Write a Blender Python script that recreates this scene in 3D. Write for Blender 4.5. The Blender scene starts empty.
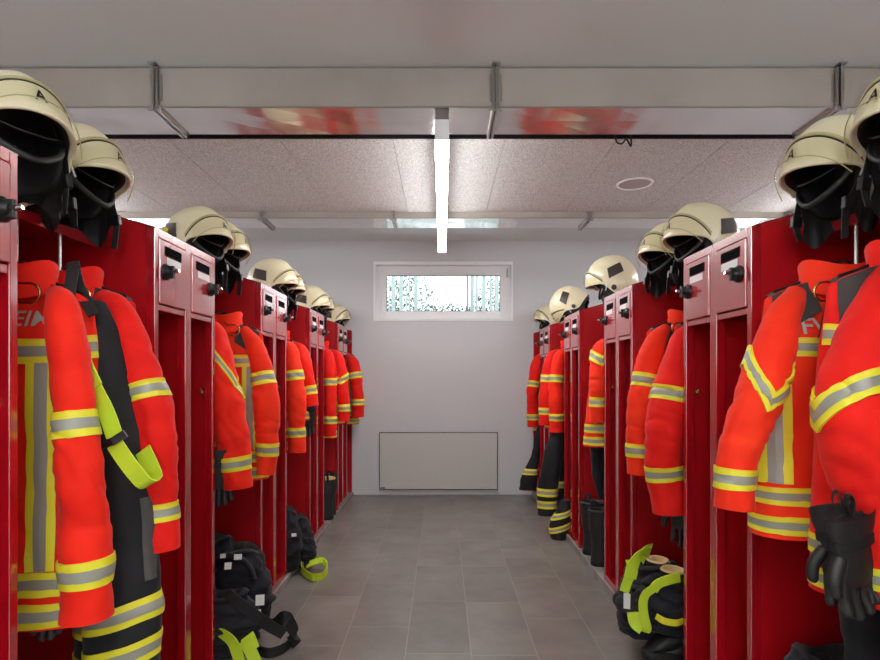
import bpy, math, random
from mathutils import Vector, Matrix, noise
random.seed(7)
S = bpy.context.scene
COL = S.collection
PI = math.pi
F, VX, VY, H = 551.0, 442.0, 378.0, 1.30      # focal length in px, vanishing point, eye height

def P(px, py, d):
    return Vector(((px - VX) * d / F, d, H - (py - VY) * d / F))

# ------------------------------------------------------------------ materials
def srgb(r, g, b):
    f = lambda c: (c / 255 / 12.92) if c / 255 <= .04045 else ((c / 255 + .055) / 1.055) ** 2.4
    return (f(r), f(g), f(b), 1)

def new_mat(name, col, rough=.5, metal=0, spec=.5, coat=0, coat_rough=.1, ior=None, sheen=0):
    m = bpy.data.materials.new(name); m.use_nodes = True
    b = m.node_tree.nodes['Principled BSDF']
    b.inputs['Base Color'].default_value = col
    b.inputs['Roughness'].default_value = rough
    b.inputs['Metallic'].default_value = metal
    b.inputs['Specular IOR Level'].default_value = spec
    b.inputs['Coat Weight'].default_value = coat
    b.inputs['Coat Roughness'].default_value = coat_rough
    if ior: b.inputs['IOR'].default_value = ior
    if sheen:
        b.inputs['Sheen Weight'].default_value = sheen
        b.inputs['Sheen Roughness'].default_value = .4
    return m

def nodes(m):
    nt = m.node_tree
    return nt, nt.nodes, nt.links, nt.nodes['Principled BSDF']

def add_bump(m, scale, strength, dist=.002, kind='noise', stretch=(1, 1, 1), detail=3):
    nt, N, L, b = nodes(m)
    tc = N.new('ShaderNodeTexCoord'); mp = N.new('ShaderNodeMapping')
    mp.inputs['Scale'].default_value = stretch
    L.new(tc.outputs['Object'], mp.inputs['Vector'])
    if kind == 'noise':
        t = N.new('ShaderNodeTexNoise'); t.inputs['Scale'].default_value = scale; t.inputs['Detail'].default_value = detail; o = t.outputs['Fac']
    elif kind == 'voronoi':
        t = N.new('ShaderNodeTexVoronoi'); t.inputs['Scale'].default_value = scale; o = t.outputs['Distance']
    else:
        t = N.new('ShaderNodeTexWave'); t.inputs['Scale'].default_value = scale; t.inputs['Distortion'].default_value = 1.5; o = t.outputs['Fac']
    L.new(mp.outputs['Vector'], t.inputs['Vector'])
    bp = N.new('ShaderNodeBump'); bp.inputs['Strength'].default_value = strength; bp.inputs['Distance'].default_value = dist
    L.new(o, bp.inputs['Height'])
    prev = b.inputs['Normal'].links
    if prev: L.new(prev[0].from_socket, bp.inputs['Normal'])
    L.new(bp.outputs['Normal'], b.inputs['Normal'])

def add_vary(m, c1, c2, scale, detail=4, stretch=(1, 1, 1), lo=.35, hi=.65):
    nt, N, L, b = nodes(m)
    tc = N.new('ShaderNodeTexCoord'); mp = N.new('ShaderNodeMapping'); mp.inputs['Scale'].default_value = stretch
    L.new(tc.outputs['Object'], mp.inputs['Vector'])
    t = N.new('ShaderNodeTexNoise'); t.inputs['Scale'].default_value = scale; t.inputs['Detail'].default_value = detail
    L.new(mp.outputs['Vector'], t.inputs['Vector'])
    r = N.new('ShaderNodeValToRGB'); r.color_ramp.elements[0].position = lo; r.color_ramp.elements[1].position = hi
    r.color_ramp.elements[0].color = c1; r.color_ramp.elements[1].color = c2
    L.new(t.outputs['Fac'], r.inputs['Fac']); L.new(r.outputs['Color'], b.inputs['Base Color'])

M = {}
M['red_metal'] = new_mat('red_lacquer', srgb(176, 6, 24), .22, coat=1, coat_rough=.1, ior=2.3)
M['red_inner'] = new_mat('red_lacquer_side', srgb(178, 8, 20), .38, coat=.15, coat_rough=.2)
add_bump(M['red_inner'], 60, .03, .001)
M['white_plastic'] = new_mat('white_card', srgb(225, 222, 222), .5)
M['slot'] = new_mat('slot_black', srgb(10, 9, 10), .9, spec=.05)
M['black_plastic'] = new_mat('black_plastic', srgb(22, 21, 23), .35)
M['black_rubber'] = new_mat('black_rubber', srgb(20, 20, 21), .55)
add_bump(M['black_rubber'], 40, .15, .002)
M['steel'] = new_mat('steel', srgb(200, 198, 196), .22, 1)
M['chrome'] = new_mat('chrome_white', srgb(230, 228, 226), .3, .6)
M['brass'] = new_mat('brass_wire', srgb(205, 170, 110), .25, 1)
M['galv'] = new_mat('galvanised_sheet', srgb(196, 188, 180), .5, .55)
add_vary(M['galv'], srgb(176, 167, 158), srgb(190, 181, 172), 2.2, 6)
M['galv_under'] = new_mat('galvanised_sheet_shiny', srgb(214, 210, 208), .16, .9)
add_bump(M['galv_under'], 2.6, .45, .03, stretch=(1.6, .5, 1), detail=1)
M['flange'] = new_mat('flange_steel', srgb(170, 166, 162), .3, .9)
M['wall'] = new_mat('white_paint', srgb(212, 212, 215), .75)
add_bump(M['wall'], 90, .06, .001)
M['ceil'] = new_mat('ceiling_paint', srgb(222, 229, 228), .7)
add_bump(M['ceil'], 70, .05, .001)
M['acoustic'] = new_mat('wood_wool_board', srgb(170, 158, 156), .9)
add_vary(M['acoustic'], srgb(164, 161, 160), srgb(236, 237, 236), 190, 3, lo=.38, hi=.6)
add_bump(M['acoustic'], 130, .7, .004)
M['dark'] = new_mat('shade_black', srgb(16, 15, 15), .8)  # near-black that stands in for shade
M['pvc'] = new_mat('white_pvc', srgb(246, 246, 247), .35)
M['heater'] = new_mat('heater_enamel', srgb(204, 202, 198), .4)
M['plinth'] = new_mat('plinth_stone', srgb(120, 114, 110), .5)
add_vary(M['plinth'], srgb(126, 120, 116), srgb(156, 150, 146), 8)
M['grout'] = new_mat('grout', srgb(168, 163, 158), .8)
M['skirt'] = new_mat('skirting', srgb(196, 193, 190), .5)

def tile_mat():
    m = new_mat('stoneware_tile', srgb(100, 94, 91), .30)
    nt, N, L, b = nodes(m)
    tc = N.new('ShaderNodeTexCoord'); g = N.new('ShaderNodeNewGeometry')
    n1 = N.new('ShaderNodeTexNoise'); n1.inputs['Scale'].default_value = 2.6; n1.inputs['Detail'].default_value = 7; n1.inputs['Roughness'].default_value = .62
    add = N.new('ShaderNodeVectorMath'); add.operation = 'ADD'
    sc = N.new('ShaderNodeVectorMath'); sc.operation = 'SCALE'; sc.inputs['Scale'].default_value = 17
    cb = N.new('ShaderNodeCombineXYZ')
    L.new(g.outputs['Random Per Island'], cb.inputs['Z']); L.new(cb.outputs[0], sc.inputs[0])
    L.new(tc.outputs['Object'], add.inputs[0]); L.new(sc.outputs[0], add.inputs[1]); L.new(add.outputs[0], n1.inputs['Vector'])
    r = N.new('ShaderNodeValToRGB'); r.color_ramp.elements[0].position = .3; r.color_ramp.elements[1].position = .7
    r.color_ramp.elements[0].color = srgb(112, 106, 101); r.color_ramp.elements[1].color = srgb(144, 138, 132)
    L.new(n1.outputs['Fac'], r.inputs['Fac'])
    hs = N.new('ShaderNodeHueSaturation'); mr = N.new('ShaderNodeMapRange')
    mr.inputs['To Min'].default_value = .93; mr.inputs['To Max'].default_value = 1.07
    L.new(g.outputs['Random Per Island'], mr.inputs['Value']); L.new(mr.outputs[0], hs.inputs['Value'])
    L.new(r.outputs['Color'], hs.inputs['Color']); L.new(hs.outputs[0], b.inputs['Base Color'])
    bp = N.new('ShaderNodeBump'); bp.inputs['Strength'].default_value = .08; bp.inputs['Distance'].default_value = .003
    L.new(n1.outputs['Fac'], bp.inputs['Height']); L.new(bp.outputs[0], b.inputs['Normal'])
    return m
M['tile'] = tile_mat()

def cloth(name, col, col2, sheen=.1):
    m = new_mat(name, col, .75, spec=.25, sheen=sheen)
    add_vary(m, col, col2, 9, 3)
    add_bump(m, 420, .25, .0008, 'voronoi')
    add_bump(m, 26, .18, .004, 'noise', (1, 1, 1.6))
    return m
M['jacket'] = cloth('red_aramid', srgb(252, 43, 20), srgb(240, 30, 14))
M['jacket_deep'] = cloth('red_aramid_deep', srgb(242, 29, 18), srgb(228, 20, 14))
M['jacket_orange'] = cloth('orange_red_aramid', srgb(254, 56, 23), srgb(246, 44, 17))
M['patch'] = cloth('grey_shoulder_cloth', srgb(74, 68, 66), srgb(62, 57, 56))
M['lining'] = cloth('dark_lining', srgb(34, 30, 31), srgb(26, 24, 25))
M['trouser'] = cloth('black_aramid', srgb(40, 39, 42), srgb(30, 30, 33))
M['knee'] = cloth('grey_knee_cloth', srgb(96, 92, 90), srgb(80, 77, 76))
M['navy'] = cloth('dark_navy_cloth', srgb(34, 34, 42), srgb(24, 24, 30))
M['leather'] = new_mat('black_leather', srgb(38, 36, 36), .5); add_bump(M['leather'], 90, .35, .002)
M['glove_grey'] = new_mat('grey_glove_leather', srgb(88, 84, 82), .6); add_bump(M['glove_grey'], 80, .3, .002)
M['yellow'] = new_mat('reflex_yellow', srgb(238, 226, 50), .55); add_bump(M['yellow'], 300, .2, .0006)
M['silver'] = new_mat('reflex_silver', srgb(158, 156, 144), .45, .1); add_bump(M['silver'], 300, .2, .0006)
M['lime'] = new_mat('lime_webbing', srgb(196, 222, 46), .6); add_bump(M['lime'], 260, .3, .0008)
M['webbing'] = new_mat('black_webbing', srgb(26, 25, 26), .65); add_bump(M['webbing'], 260, .3, .0008)
M['tag'] = new_mat('white_tag', srgb(220, 218, 214), .7)
M['tan'] = new_mat('tan_lining', srgb(206, 172, 122), .7); add_bump(M['tan'], 150, .3, .001)
M['shell'] = new_mat('cream_shell', srgb(229, 219, 184), .3, coat=.35, coat_rough=.12)
add_bump(M['shell'], 30, .02, .002)
M['shell_edge'] = new_mat('cream_trim', srgb(186, 176, 128), .35)
M['emblem'] = new_mat('dark_plate', srgb(58, 50, 46), .45)
M['letter'] = new_mat('black_letter', srgb(30, 28, 26), .5)
M['text'] = new_mat('silver_letter', srgb(196, 188, 180), .45, .1)
M['curtain'] = new_mat('neck_leather', srgb(24, 22, 23), .6); add_bump(M['curtain'], 70, .3, .003)
M['speaker'] = new_mat('white_grille', srgb(178, 170, 168), .6)
M['slat'] = new_mat('pale_slat', srgb(172, 182, 180), .6)
M['leaf'] = new_mat('leaf_green', srgb(70, 88, 76), .6)
M['bark'] = new_mat('bark', srgb(90, 84, 76), .8)
M['ground'] = new_mat('bounce_ground', srgb(225, 226, 226), .9)  # whitened so the ground bounces daylight indoors

def emit_mat(name, col, s):
    m = bpy.data.materials.new(name); m.use_nodes = True
    N = m.node_tree.nodes; N.clear()
    e = N.new('ShaderNodeEmission'); e.inputs[0].default_value = col; e.inputs[1].default_value = s
    o = N.new('ShaderNodeOutputMaterial'); m.node_tree.links.new(e.outputs[0], o.inputs[0]); return m
LAMP = 38.0
M['led'] = emit_mat('led_diffuser', (1, .985, .97, 1), LAMP)
M['led_fill_up'] = emit_mat('led_uplight_added', (.96, .99, 1, 1), LAMP * 1.5)  # added glow, aimed up to brighten the ceiling

def glass_mat(name, tint, fac):
    m = bpy.data.materials.new(name); m.use_nodes = True
    N = m.node_tree.nodes; L = m.node_tree.links; N.clear()
    t = N.new('ShaderNodeBsdfTransparent'); t.inputs[0].default_value = tint
    g = N.new('ShaderNodeBsdfGlossy'); g.inputs['Roughness'].default_value = .03
    lw = N.new('ShaderNodeLayerWeight'); lw.inputs['Blend'].default_value = fac
    mx = N.new('ShaderNodeMixShader'); o = N.new('ShaderNodeOutputMaterial')
    L.new(lw.outputs['Fresnel'], mx.inputs[0]); L.new(t.outputs[0], mx.inputs[1]); L.new(g.outputs[0], mx.inputs[2]); L.new(mx.outputs[0], o.inputs[0])
    return m
M['glass'] = glass_mat('window_glass', (.93, .96, .95, 1), .12)
M['visor'] = glass_mat('visor_polycarbonate', (.93, .92, .87, 1), .02)
_n = M['visor'].node_tree
for _q in _n.nodes:
    if _q.type == 'MIX_SHADER':
        _n.links.remove(_q.inputs[0].links[0]); _q.inputs[0].default_value = .035
    if _q.type == 'BSDF_GLOSSY': _q.inputs['Roughness'].default_value = .2

# ------------------------------------------------------------------ builders
class MB:
    def __init__(s): s.v = []; s.f = []; s.mi = []; s.sm = []
    def add(s, verts, faces, mi=0, smooth=False):
        o = len(s.v); s.v += [Vector(p) for p in verts]
        for f in faces:
            s.f.append([i + o for i in f]); s.mi.append(mi); s.sm.append(smooth)
        return s
    def box(s, x0, x1, y0, y1, z0, z1, mi=0, bev=0):
        x0, x1 = min(x0, x1), max(x0, x1); y0, y1 = min(y0, y1), max(y0, y1); z0, z1 = min(z0, z1), max(z0, z1)
        if bev <= 0:
            v = [(x, y, z) for x in (x0, x1) for y in (y0, y1) for z in (z0, z1)]
            s.add(v, [(0, 1, 3, 2), (4, 6, 7, 5), (0, 4, 5, 1), (2, 3, 7, 6), (0, 2, 6, 4), (1, 5, 7, 3)], mi)
        else:
            import bmesh
            bm = bmesh.new(); bmesh.ops.create_cube(bm, size=1)
            for q in bm.verts:
                q.co = Vector(((x0 + x1) / 2 + q.co.x * (x1 - x0), (y0 + y1) / 2 + q.co.y * (y1 - y0), (z0 + z1) / 2 + q.co.z * (z1 - z0)))
            bmesh.ops.bevel(bm, geom=list(bm.edges), offset=bev, segments=2, affect='EDGES', profile=.5)
            bm.verts.index_update()
            s.add([q.co.copy() for q in bm.verts], [[q.index for q in f.verts] for f in bm.faces], mi)
            bm.free()
        return s
    def loft(s, rings, mi=0, closed=True, cap0=False, cap1=False, smooth=True, capmi=None):
        n = len(rings[0]); vs = [p for r in rings for p in r]; fs = []
        for i in range(len(rings) - 1):
            for j in range(n if closed else n - 1):
                k = (j + 1) % n
                fs.append((i * n + j, i * n + k, (i + 1) * n + k, (i + 1) * n + j))
        s.add(vs, fs, mi, smooth)
        cm = mi if capmi is None else capmi
        if cap0: s.add(rings[0], [list(range(n))[::-1]], cm, False)
        if cap1: s.add(rings[-1], [list(range(n))], cm, False)
        return s
    def tube(s, pts, r, n=10, mi=0, caps=True, ry=None, up=None):
        pts = [Vector(p) for p in pts]; rings = []; prev = None
        for i, p in enumerate(pts):
            t = (pts[min(i + 1, len(pts) - 1)] - pts[max(i - 1, 0)])
            if t.length < 1e-9: t = Vector((0, 0, 1))
            t.normalize()
            if prev is None:
                a = Vector(up) if up else (Vector((0, 0, 1)) if abs(t.z) < .9 else Vector((1, 0, 0)))
            else: a = prev
            e = a - t * a.dot(t)
            if e.length < 1e-6: e = t.orthogonal()
            e.normalize(); prev = e; b = t.cross(e)
            rr = r[i] if isinstance(r, (list, tuple)) else r
            r2 = rr if ry is None else (ry[i] if isinstance(ry, (list, tuple)) else ry)
            rings.append([p + e * (rr * math.cos(2 * PI * k / n)) + b * (r2 * math.sin(2 * PI * k / n)) for k in range(n)])
        return s.loft(rings, mi, True, caps, caps)
    def ribbon(s, pts, w, th, up, mi=0):
        """flat webbing strap along pts; up = width direction (vector or list)"""
        pts = [Vector(p) for p in pts]; rings = []
        for i, p in enumerate(pts):
            t = (pts[min(i + 1, len(pts) - 1)] - pts[max(i - 1, 0)]).normalized()
            a = Vector((0, 1, .15)).cross(t) if up == 'xz' else (Vector(up[i]) if isinstance(up, list) else Vector(up))
            e = (a - t * a.dot(t)); e.normalize(); b = t.cross(e)
            rings.append([p + e * w / 2 + b * th / 2, p - e * w / 2 + b * th / 2, p - e * w / 2 - b * th / 2, p + e * w / 2 - b * th / 2])
        return s.loft(rings, mi, True, True, True, smooth=False)
    def build(s, name, mats, parent=None, world=True, fix=True):
        me = bpy.data.meshes.new(name)
        off = parent_origin(parent) if (parent is not None and world) else Vector()
        me.from_pydata([p - off for p in s.v], [], s.f)
        if not isinstance(mats, (list, tuple)): mats = [mats]
        for m in mats: me.materials.append(M[m] if isinstance(m, str) else m)
        for p, mi, sm in zip(me.polygons, s.mi, s.sm): p.material_index = mi; p.use_smooth = sm
        me.update()
        if fix:
            import bmesh
            bm = bmesh.new(); bm.from_mesh(me); bmesh.ops.recalc_face_normals(bm, faces=bm.faces); bm.to_mesh(me); bm.free()
        o = bpy.data.objects.new(name, me); COL.objects.link(o)
        if parent is not None: o.parent = parent
        return o

ORIG = {}
def parent_origin(p):
    v = Vector(p.location)
    while p.parent: p = p.parent; v += p.location
    return v

def tag(o, label=None, cat=None, group=None, kind=None):
    if label: o['label'] = label
    if cat: o['category'] = cat
    if group: o['group'] = group
    if kind: o['kind'] = kind
    return o
def thing(name, label, cat, loc=(0, 0, 0), group=None):
    o = bpy.data.objects.new(name, None); COL.objects.link(o); o.location = loc; o.empty_display_size = .1
    return tag(o, label, cat, group)
def copy_tree(o, parent=None):
    c = o.copy(); COL.objects.link(c)
    if parent is not None: c.parent = parent; c.matrix_parent_inverse = o.matrix_parent_inverse.copy()
    for ch in [q for q in list(bpy.data.objects) if q.parent == o]: copy_tree(ch, c)
    return c
def struct(name, mb, mats):
    o = mb.build(name, mats); o['kind'] = 'structure'; return o

def text_mesh(txt, size):
    """triangulated flat lettering centred at origin: verts (x, y), faces"""
    cu = bpy.data.curves.new('lettering', 'FONT'); cu.body = txt; cu.size = size; cu.align_x = 'CENTER'; cu.align_y = 'CENTER'
    cu.offset = size * .012
    ob = bpy.data.objects.new('lettering', cu); COL.objects.link(ob)
    dg = bpy.context.evaluated_depsgraph_get(); dg.update()
    me = bpy.data.meshes.new_from_object(ob.evaluated_get(dg))
    import bmesh
    bm = bmesh.new(); bm.from_mesh(me)
    bmesh.ops.triangulate(bm, faces=bm.faces[:])
    bmesh.ops.subdivide_edges(bm, edges=bm.edges[:], cuts=1)
    bm.verts.index_update()
    v = [q.co.copy() for q in bm.verts]; f = [[q.index for q in fc.verts] for fc in bm.faces]
    bm.free(); COL.objects.unlink(ob); bpy.data.objects.remove(ob); bpy.data.curves.remove(cu); bpy.data.meshes.remove(me)
    return v, f

def catmull(vals, t):
    n = len(vals) - 1; x = min(max(t, 0), 1) * n; i = min(int(x), n - 1); k = x - i
    p1, p2 = vals[i], vals[i + 1]
    p0 = vals[i - 1] if i > 0 else p1 * 2 - p2
    p3 = vals[i + 2] if i + 2 <= n else p2 * 2 - p1
    return .5 * ((p1 * 2) + (p2 - p0) * k + (p0 * 2 - p1 * 5 + p2 * 4 - p3) * k * k + (p1 * 3 - p0 - p2 * 3 + p3) * k ** 3)
def smooth_path(pts, n):
    pts = [Vector(p) for p in pts]
    return [catmull(pts, i / (n - 1)) for i in range(n)]
def sstep(a, b, x):
    t = min(max((x - a) / (b - a), 0), 1); return t * t * (3 - 2 * t)

# ------------------------------------------------------------------ room shell
YB, YF, XW, ZC = 6.09, -3.6, 4.3, 2.82
wx0, wx1, wz0, wz1 = -.755, .785, 1.932, 2.585          # window opening in the back wall
side_windows = [(-4.0, -2.46), (2.46, 4.0)]

fl = MB()
fl.add([(-XW, YF, -.0018), (XW, YF, -.0018), (XW, YB, -.0018), (-XW, YB, -.0018)], [(0, 1, 2, 3)], 1)
fl.box(-XW, XW, YF, YB, -.12, -.003, 1)
phase = {0: .27, -1: .73, -2: .39, -3: .58, 1: .24, 2: .895, 3: .54}
TW, TL, G = .31, .609, .0045
for c in range(-14, 15):
    x0 = -.1725 + c * TW
    ph = phase.get(c, (c * .37) % 1)
    y = ph * TL - 7 * TL
    while y < YB:
        a0, a1 = max(x0 + G / 2, -XW), min(x0 + TW - G / 2, XW); b0, b1 = max(y + G / 2, YF), min(y + TL - G / 2, YB)
        if a1 > a0 and b1 > b0:
            fl.add([(a0, b0, 0), (a1, b0, 0), (a1, b1, 0), (a0, b1, 0)], [(0, 1, 2, 3)], 0)
        y += TL
struct('floor', fl, ['tile', 'grout'])
struct('ceiling', MB().box(-XW - .2, XW + .2, YF - .2, YB + .3, ZC, ZC + .2), 'ceil')
# back wall with three openings
bw = MB(); T = .26
xs = [-XW - .2] + [q for w in [side_windows[0], (wx0, wx1), side_windows[1]] for q in w] + [XW + .2]
bw.box(-XW - .2, XW + .2, YB, YB + T, -.1, wz0); bw.box(-XW - .2, XW + .2, YB, YB + T, wz1, ZC)
for i in range(0, len(xs), 2): bw.box(xs[i], xs[i + 1], YB, YB + T, wz0, wz1)
struct('wall_back', bw, 'wall')
struct('wall_left', MB().box(-XW - .2, -XW, YF, YB, -.1, ZC), 'wall')
struct('wall_right', MB().box(XW, XW + .2, YF, YB, -.1, ZC), 'wall')
# wall behind the camera is unseen; its window band is added as daylight source
fw = MB(); fx0, fx1, fz0, fz1 = -3.2, 3.2, .95, 2.45
fw.box(-XW - .2, XW + .2, YF - .2, YF, -.1, fz0); fw.box(-XW - .2, XW + .2, YF - .2, YF, fz1, ZC)
fw.box(-XW - .2, fx0, YF - .2, YF, fz0, fz1); fw.box(fx1, XW + .2, YF - .2, YF, fz0, fz1)
struct('wall_front', fw, 'wall')
struct('baseboard_back', MB().box(-XW, XW, YB - .012, YB, 0, .012), 'plinth')

def window(name, x0, x1, z0, z1, yw, inward, handle=True, mull=0):
    """casing lining, fixed frame, opening sash, pane"""
    root = bpy.data.objects.new(name, None); COL.objects.link(root); root.location = ((x0 + x1) / 2, yw, z0); root['kind'] = 'structure'
    s = inward                              # -1: the room lies toward -y
    b = MB(); t = .022                      # white reveal lining, slightly proud of the wall
    for (a0, a1, c0, c1) in ((x0, x0 + t, z0, z1), (x1 - t, x1, z0, z1), (x0 + t, x1 - t, z1 - t * 1.6, z1), (x0 + t, x1 - t, z0, z0 + .006)):
        b.box(a0, a1, yw + s * .012, yw - s * .13, c0, c1)
    cz = b.build('window_casing', 'pvc', root)
    def ring(x0, x1, z0, z1, w, ya, yb, wt=None):
        m = MB(); wt = wt or w
        m.box(x0, x0 + w, ya, yb, z0, z1, bev=.004); m.box(x1 - w, x1, ya, yb, z0, z1, bev=.004)
        m.box(x0 + w, x1 - w, ya, yb, z1 - wt, z1, bev=.004); m.box(x0 + w, x1 - w, ya, yb, z0, z0 + w, bev=.004); return m
    i0, i1, k0, k1 = x0 + t, x1 - t, z0 + .006, z1 - t * 1.6
    ring(i0, i1, k0, k1, .038, yw - s * .06, yw - s * .12).build('window_frame', 'pvc', root)
    sash = ring(i0 + .03, i1 - .03, k0 + .02, k1 - .02, .085, yw - s * .045, yw - s * .11)
    if mull:
        for q in range(1, mull):
            xm = i0 + (i1 - i0) * q / mull
            sash.box(xm - .04, xm + .04, yw - s * .05, yw - s * .11, k0 + .03, k1 - .03)
    so = sash.build('window_sash', 'pvc', root)
    g0 = .115
    gk = MB()
    for (a0, a1, c0, c1) in ((i0 + g0, i0 + g0 + .006, k0 + g0 - .01, k1 - g0 + .01), (i1 - g0 - .006, i1 - g0, k0 + g0 - .01, k1 - g0 + .01), (i0 + g0, i1 - g0, k1 - g0 + .004, k1 - g0 + .01), (i0 + g0, i1 - g0, k0 + g0 - .01, k0 + g0 - .006)):
        gk.box(a0, a1, yw - s * .06, yw - s * .075, c0, c1)
    gk.build('gasket', 'black_rubber', so)
    MB().box(i0 + .1, i1 - .1, yw - s * .082, yw - s * .088, k0 + .09, k1 - .09).build('window_pane', 'glass', root)
    if handle:
        h = MB(); hx = i0 + .068; hz = k0 + .14
        h.box(hx - .013, hx + .013, yw - s * .045, yw - s * .036, hz - .035, hz + .035, bev=.003)
        h.tube([(hx, yw - s * .036, hz), (hx, yw - s * .012, hz)], .008, 10)
        h.box(hx - .009, hx + .009, yw - s * .018, yw - s * .004, hz - .01, hz + .115, bev=.004)
        h.build('window_handle', 'pvc', so)
        g = MB(); g.box(i1 - .045, i1 - .028, yw - s * .048, yw - s * .03, k1 - .13, k1 - .03, bev=.003)
        g.tube([(i1 - .036, yw - s * .03, k1 - .12), (i1 - .036, yw - s * .03, k1 - .04)], .006, 8)
        g.build('window_hinge', 'steel', so)
    return root
window('window_1', wx0, wx1, wz0, wz1, YB, -1)
window('window_2', *side_windows[0], wz0, wz1, YB, -1)
window('window_3', *side_windows[1], wz0, wz1, YB, -1)
window('added_window_4', fx0, fx1, fz0, fz1, YF, 1, handle=False, mull=4)  # unseen window added to bring daylight in from behind

# plinths the lockers stand on
XL, XR = .99, 1.005
ZPL, ZPR = .04, .052
struct('trim_1', MB().box(-XL - .52, -XL + .012, .2, YB - .001, 0, ZPL, bev=.003), 'plinth')
struct('trim_2', MB().box(XR - .012, XR + .52, .2, YB - .001, 0, ZPR, bev=.003), 'plinth')

# ------------------------------------------------------------------ ceiling services
def duct(name, label, y0, y1, z0, z1, joints):
    root = thing(name, label, 'duct', (0, (y0 + y1) / 2, z0), 'ventilation ducts')
    js = [-XW] + joints + [XW]
    for a, b in zip(js, js[1:]):
        m = MB(); e = .002
        m.add([(a + e, y0, z0), (b - e, y0, z0), (b - e, y0, z1), (a + e, y0, z1)], [(0, 1, 2, 3)], 0)
        m.add([(a + e, y1, z0), (b - e, y1, z0), (b - e, y1, z1), (a + e, y1, z1)], [(3, 2, 1, 0)], 0)
        m.add([(a + e, y0, z1), (b - e, y0, z1), (b - e, y1, z1), (a + e, y1, z1)], [(0, 1, 2, 3)], 0)
        # the shiny underside with its shallow cross-break creases
        nx = 6; v = []; fc = []
        for i in range(nx + 1):
            x = a + e + (b - a - 2 * e) * i / nx
            for k in range(3):
                v.append((x, y0 + (y1 - y0) * k / 2, z0 + (.004 if (i % 2 and k == 1) else 0)))
        for i in range(nx):
            for k in range(2): fc.append((i * 3 + k, i * 3 + k + 1, (i + 1) * 3 + k + 1, (i + 1) * 3 + k))
        m.add(v, fc, 1)
        m.box(a + e, b - e, y0 - .004, y0 + .001, z0 - .004, z0 + .004, 2)
        m.build('duct_section', ['galv', 'galv_under', 'flange'], root, fix=False)
    for x in joints:
        m = MB()
        for dx in (-.018, .004):
            m.box(x + dx, x + dx + .012, y0 - .02, y0, z0 - .02, z1 - .004, bev=.002)
            m.box(x + dx, x + dx + .012, y0 - .02, y1 + .02, z0 - .02, z0, bev=.002)
            m.box(x + dx, x + dx + .012, y1, y1 + .02, z0 - .02, z1 - .004, bev=.002)
        m.box(x - .03, x + .03, y0 - .024, y0 - .008, z0 - .024, z0 - .002, bev=.003)
        m.box(x - .028, x - .02, y0 - .006, y0, z0 + .03, z1 - .03); m.box(x + .022, x + .03, y0 - .006, y0, z0 + .03, z1 - .03)
        m.build('duct_flange', 'flange', root)
        r = MB(); r.tube([(x, y0 - .03, z0 - .03), (x, y0 - .03, ZC)], .004, 8); r.box(x - .02, x + .02, y0 - .045, y0 - .012, ZC - .006, ZC)
        r.build('threaded_rod', 'steel', root)
    return root
duct('ventilation_duct', 'wide galvanised duct under the front ceiling, nearer of the two', 2.69, 2.99, 2.622, 2.812, [-3.05, -1.395, .262, 1.93, 3.6])
duct('ventilation_duct', 'galvanised duct beyond the speckled ceiling boards, near the window wall', 4.555, 4.855, 2.622, 2.812, [-3.1, -1.49, -.40, 1.22, 2.85])

# wood-wool boards
k = 0
xs = [.363 + .647 * i for i in range(-7, 7)]
xs = [x for x in xs if -XW < x < XW]; xs = [-XW] + xs + [XW]
where = ['far left above the locker row', 'second from the left wall', 'third from the left wall', 'fourth from the left wall', 'left of the lamp, outer', 'left of the lamp, inner', 'over the lamp', 'right of the lamp, inner', 'right of the lamp, with the round ceiling speaker', 'right of the speaker', 'third from the right wall', 'second from the right wall', 'far right above the locker row', 'at the right wall', 'x', 'y']
YA0, YA1, ZA = 3.165, 4.565, 2.672
for a, b in zip(xs, xs[1:]):
    c = (a + b) / 2
    o = MB().box(a + .0015, b - .0015, YA0, YA1, ZA, ZA + .035, bev=.002).build('acoustic_board', 'acoustic')
    col = lambda x: round(VX + x * F / 3.9)
    if -.3 < c < .37: wl = 'directly over the lit lamp'
    elif .37 < c < 1.02: wl = 'just right of the lamp, between it and the round speaker'
    elif 1.02 < c < 1.7: wl = 'carrying the round ceiling speaker'
    elif -.95 < c < -.28: wl = 'just left of the lamp'
    elif -1.6 < c < -.95: wl = 'second to the left of the lamp'
    elif c < 0: wl = f'{["third","fourth","fifth","sixth","seventh"][int(round((-1.255 - c) / .647)) - 1]} to the left of the lamp'
    else: wl = f'{["next","second","third","fourth","fifth"][min(4, int(round((c - 1.333) / .647)) - 1)]} to the right of the speaker board'
    tag(o, f'speckled pinkish grey ceiling board {wl}', 'ceiling board', 'speckled ceiling boards')
m = MB().box(-XW, XW, YA0 - .012, YA0, ZA, ZA + .04); m.box(-XW, XW, YA0, YA1, ZA + .036, ZC)  # black strip and fill stand in for the shaded gap by the boards
o = m.build('gap_shade', 'dark'); o['kind'] = 'structure'
o = thing('ceiling_speaker', 'flat round ceiling speaker set in the speckled boards', 'speaker', (1.36, 3.89, ZA))
m = MB(); rr = lambda r, z: [Vector((1.36 + r * math.cos(2 * PI * q / 40), 3.89 + r * math.sin(2 * PI * q / 40), ZA + z)) for q in range(40)]
m.loft([rr(.108, .0), rr(.108, -.004), rr(.112, -.008), rr(.122, -.007), rr(.126, 0)]); m.build('rim', 'pvc', o)
m = MB(); m.loft([rr(.108, -.002), rr(.06, -.004), rr(.01, -.0045)], cap1=True); m.build('grille', 'speaker', o)
m = MB(); m.tube(smooth_path([(.98, 3.10, 2.822), (.97, 3.08, 2.64), (1.0, 3.07, 2.605), (1.03, 3.08, 2.635), (1.06, 3.09, 2.60), (1.07, 3.12, 2.68), (1.075, 3.12, 2.822)], 30), .005, 8)
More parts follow.
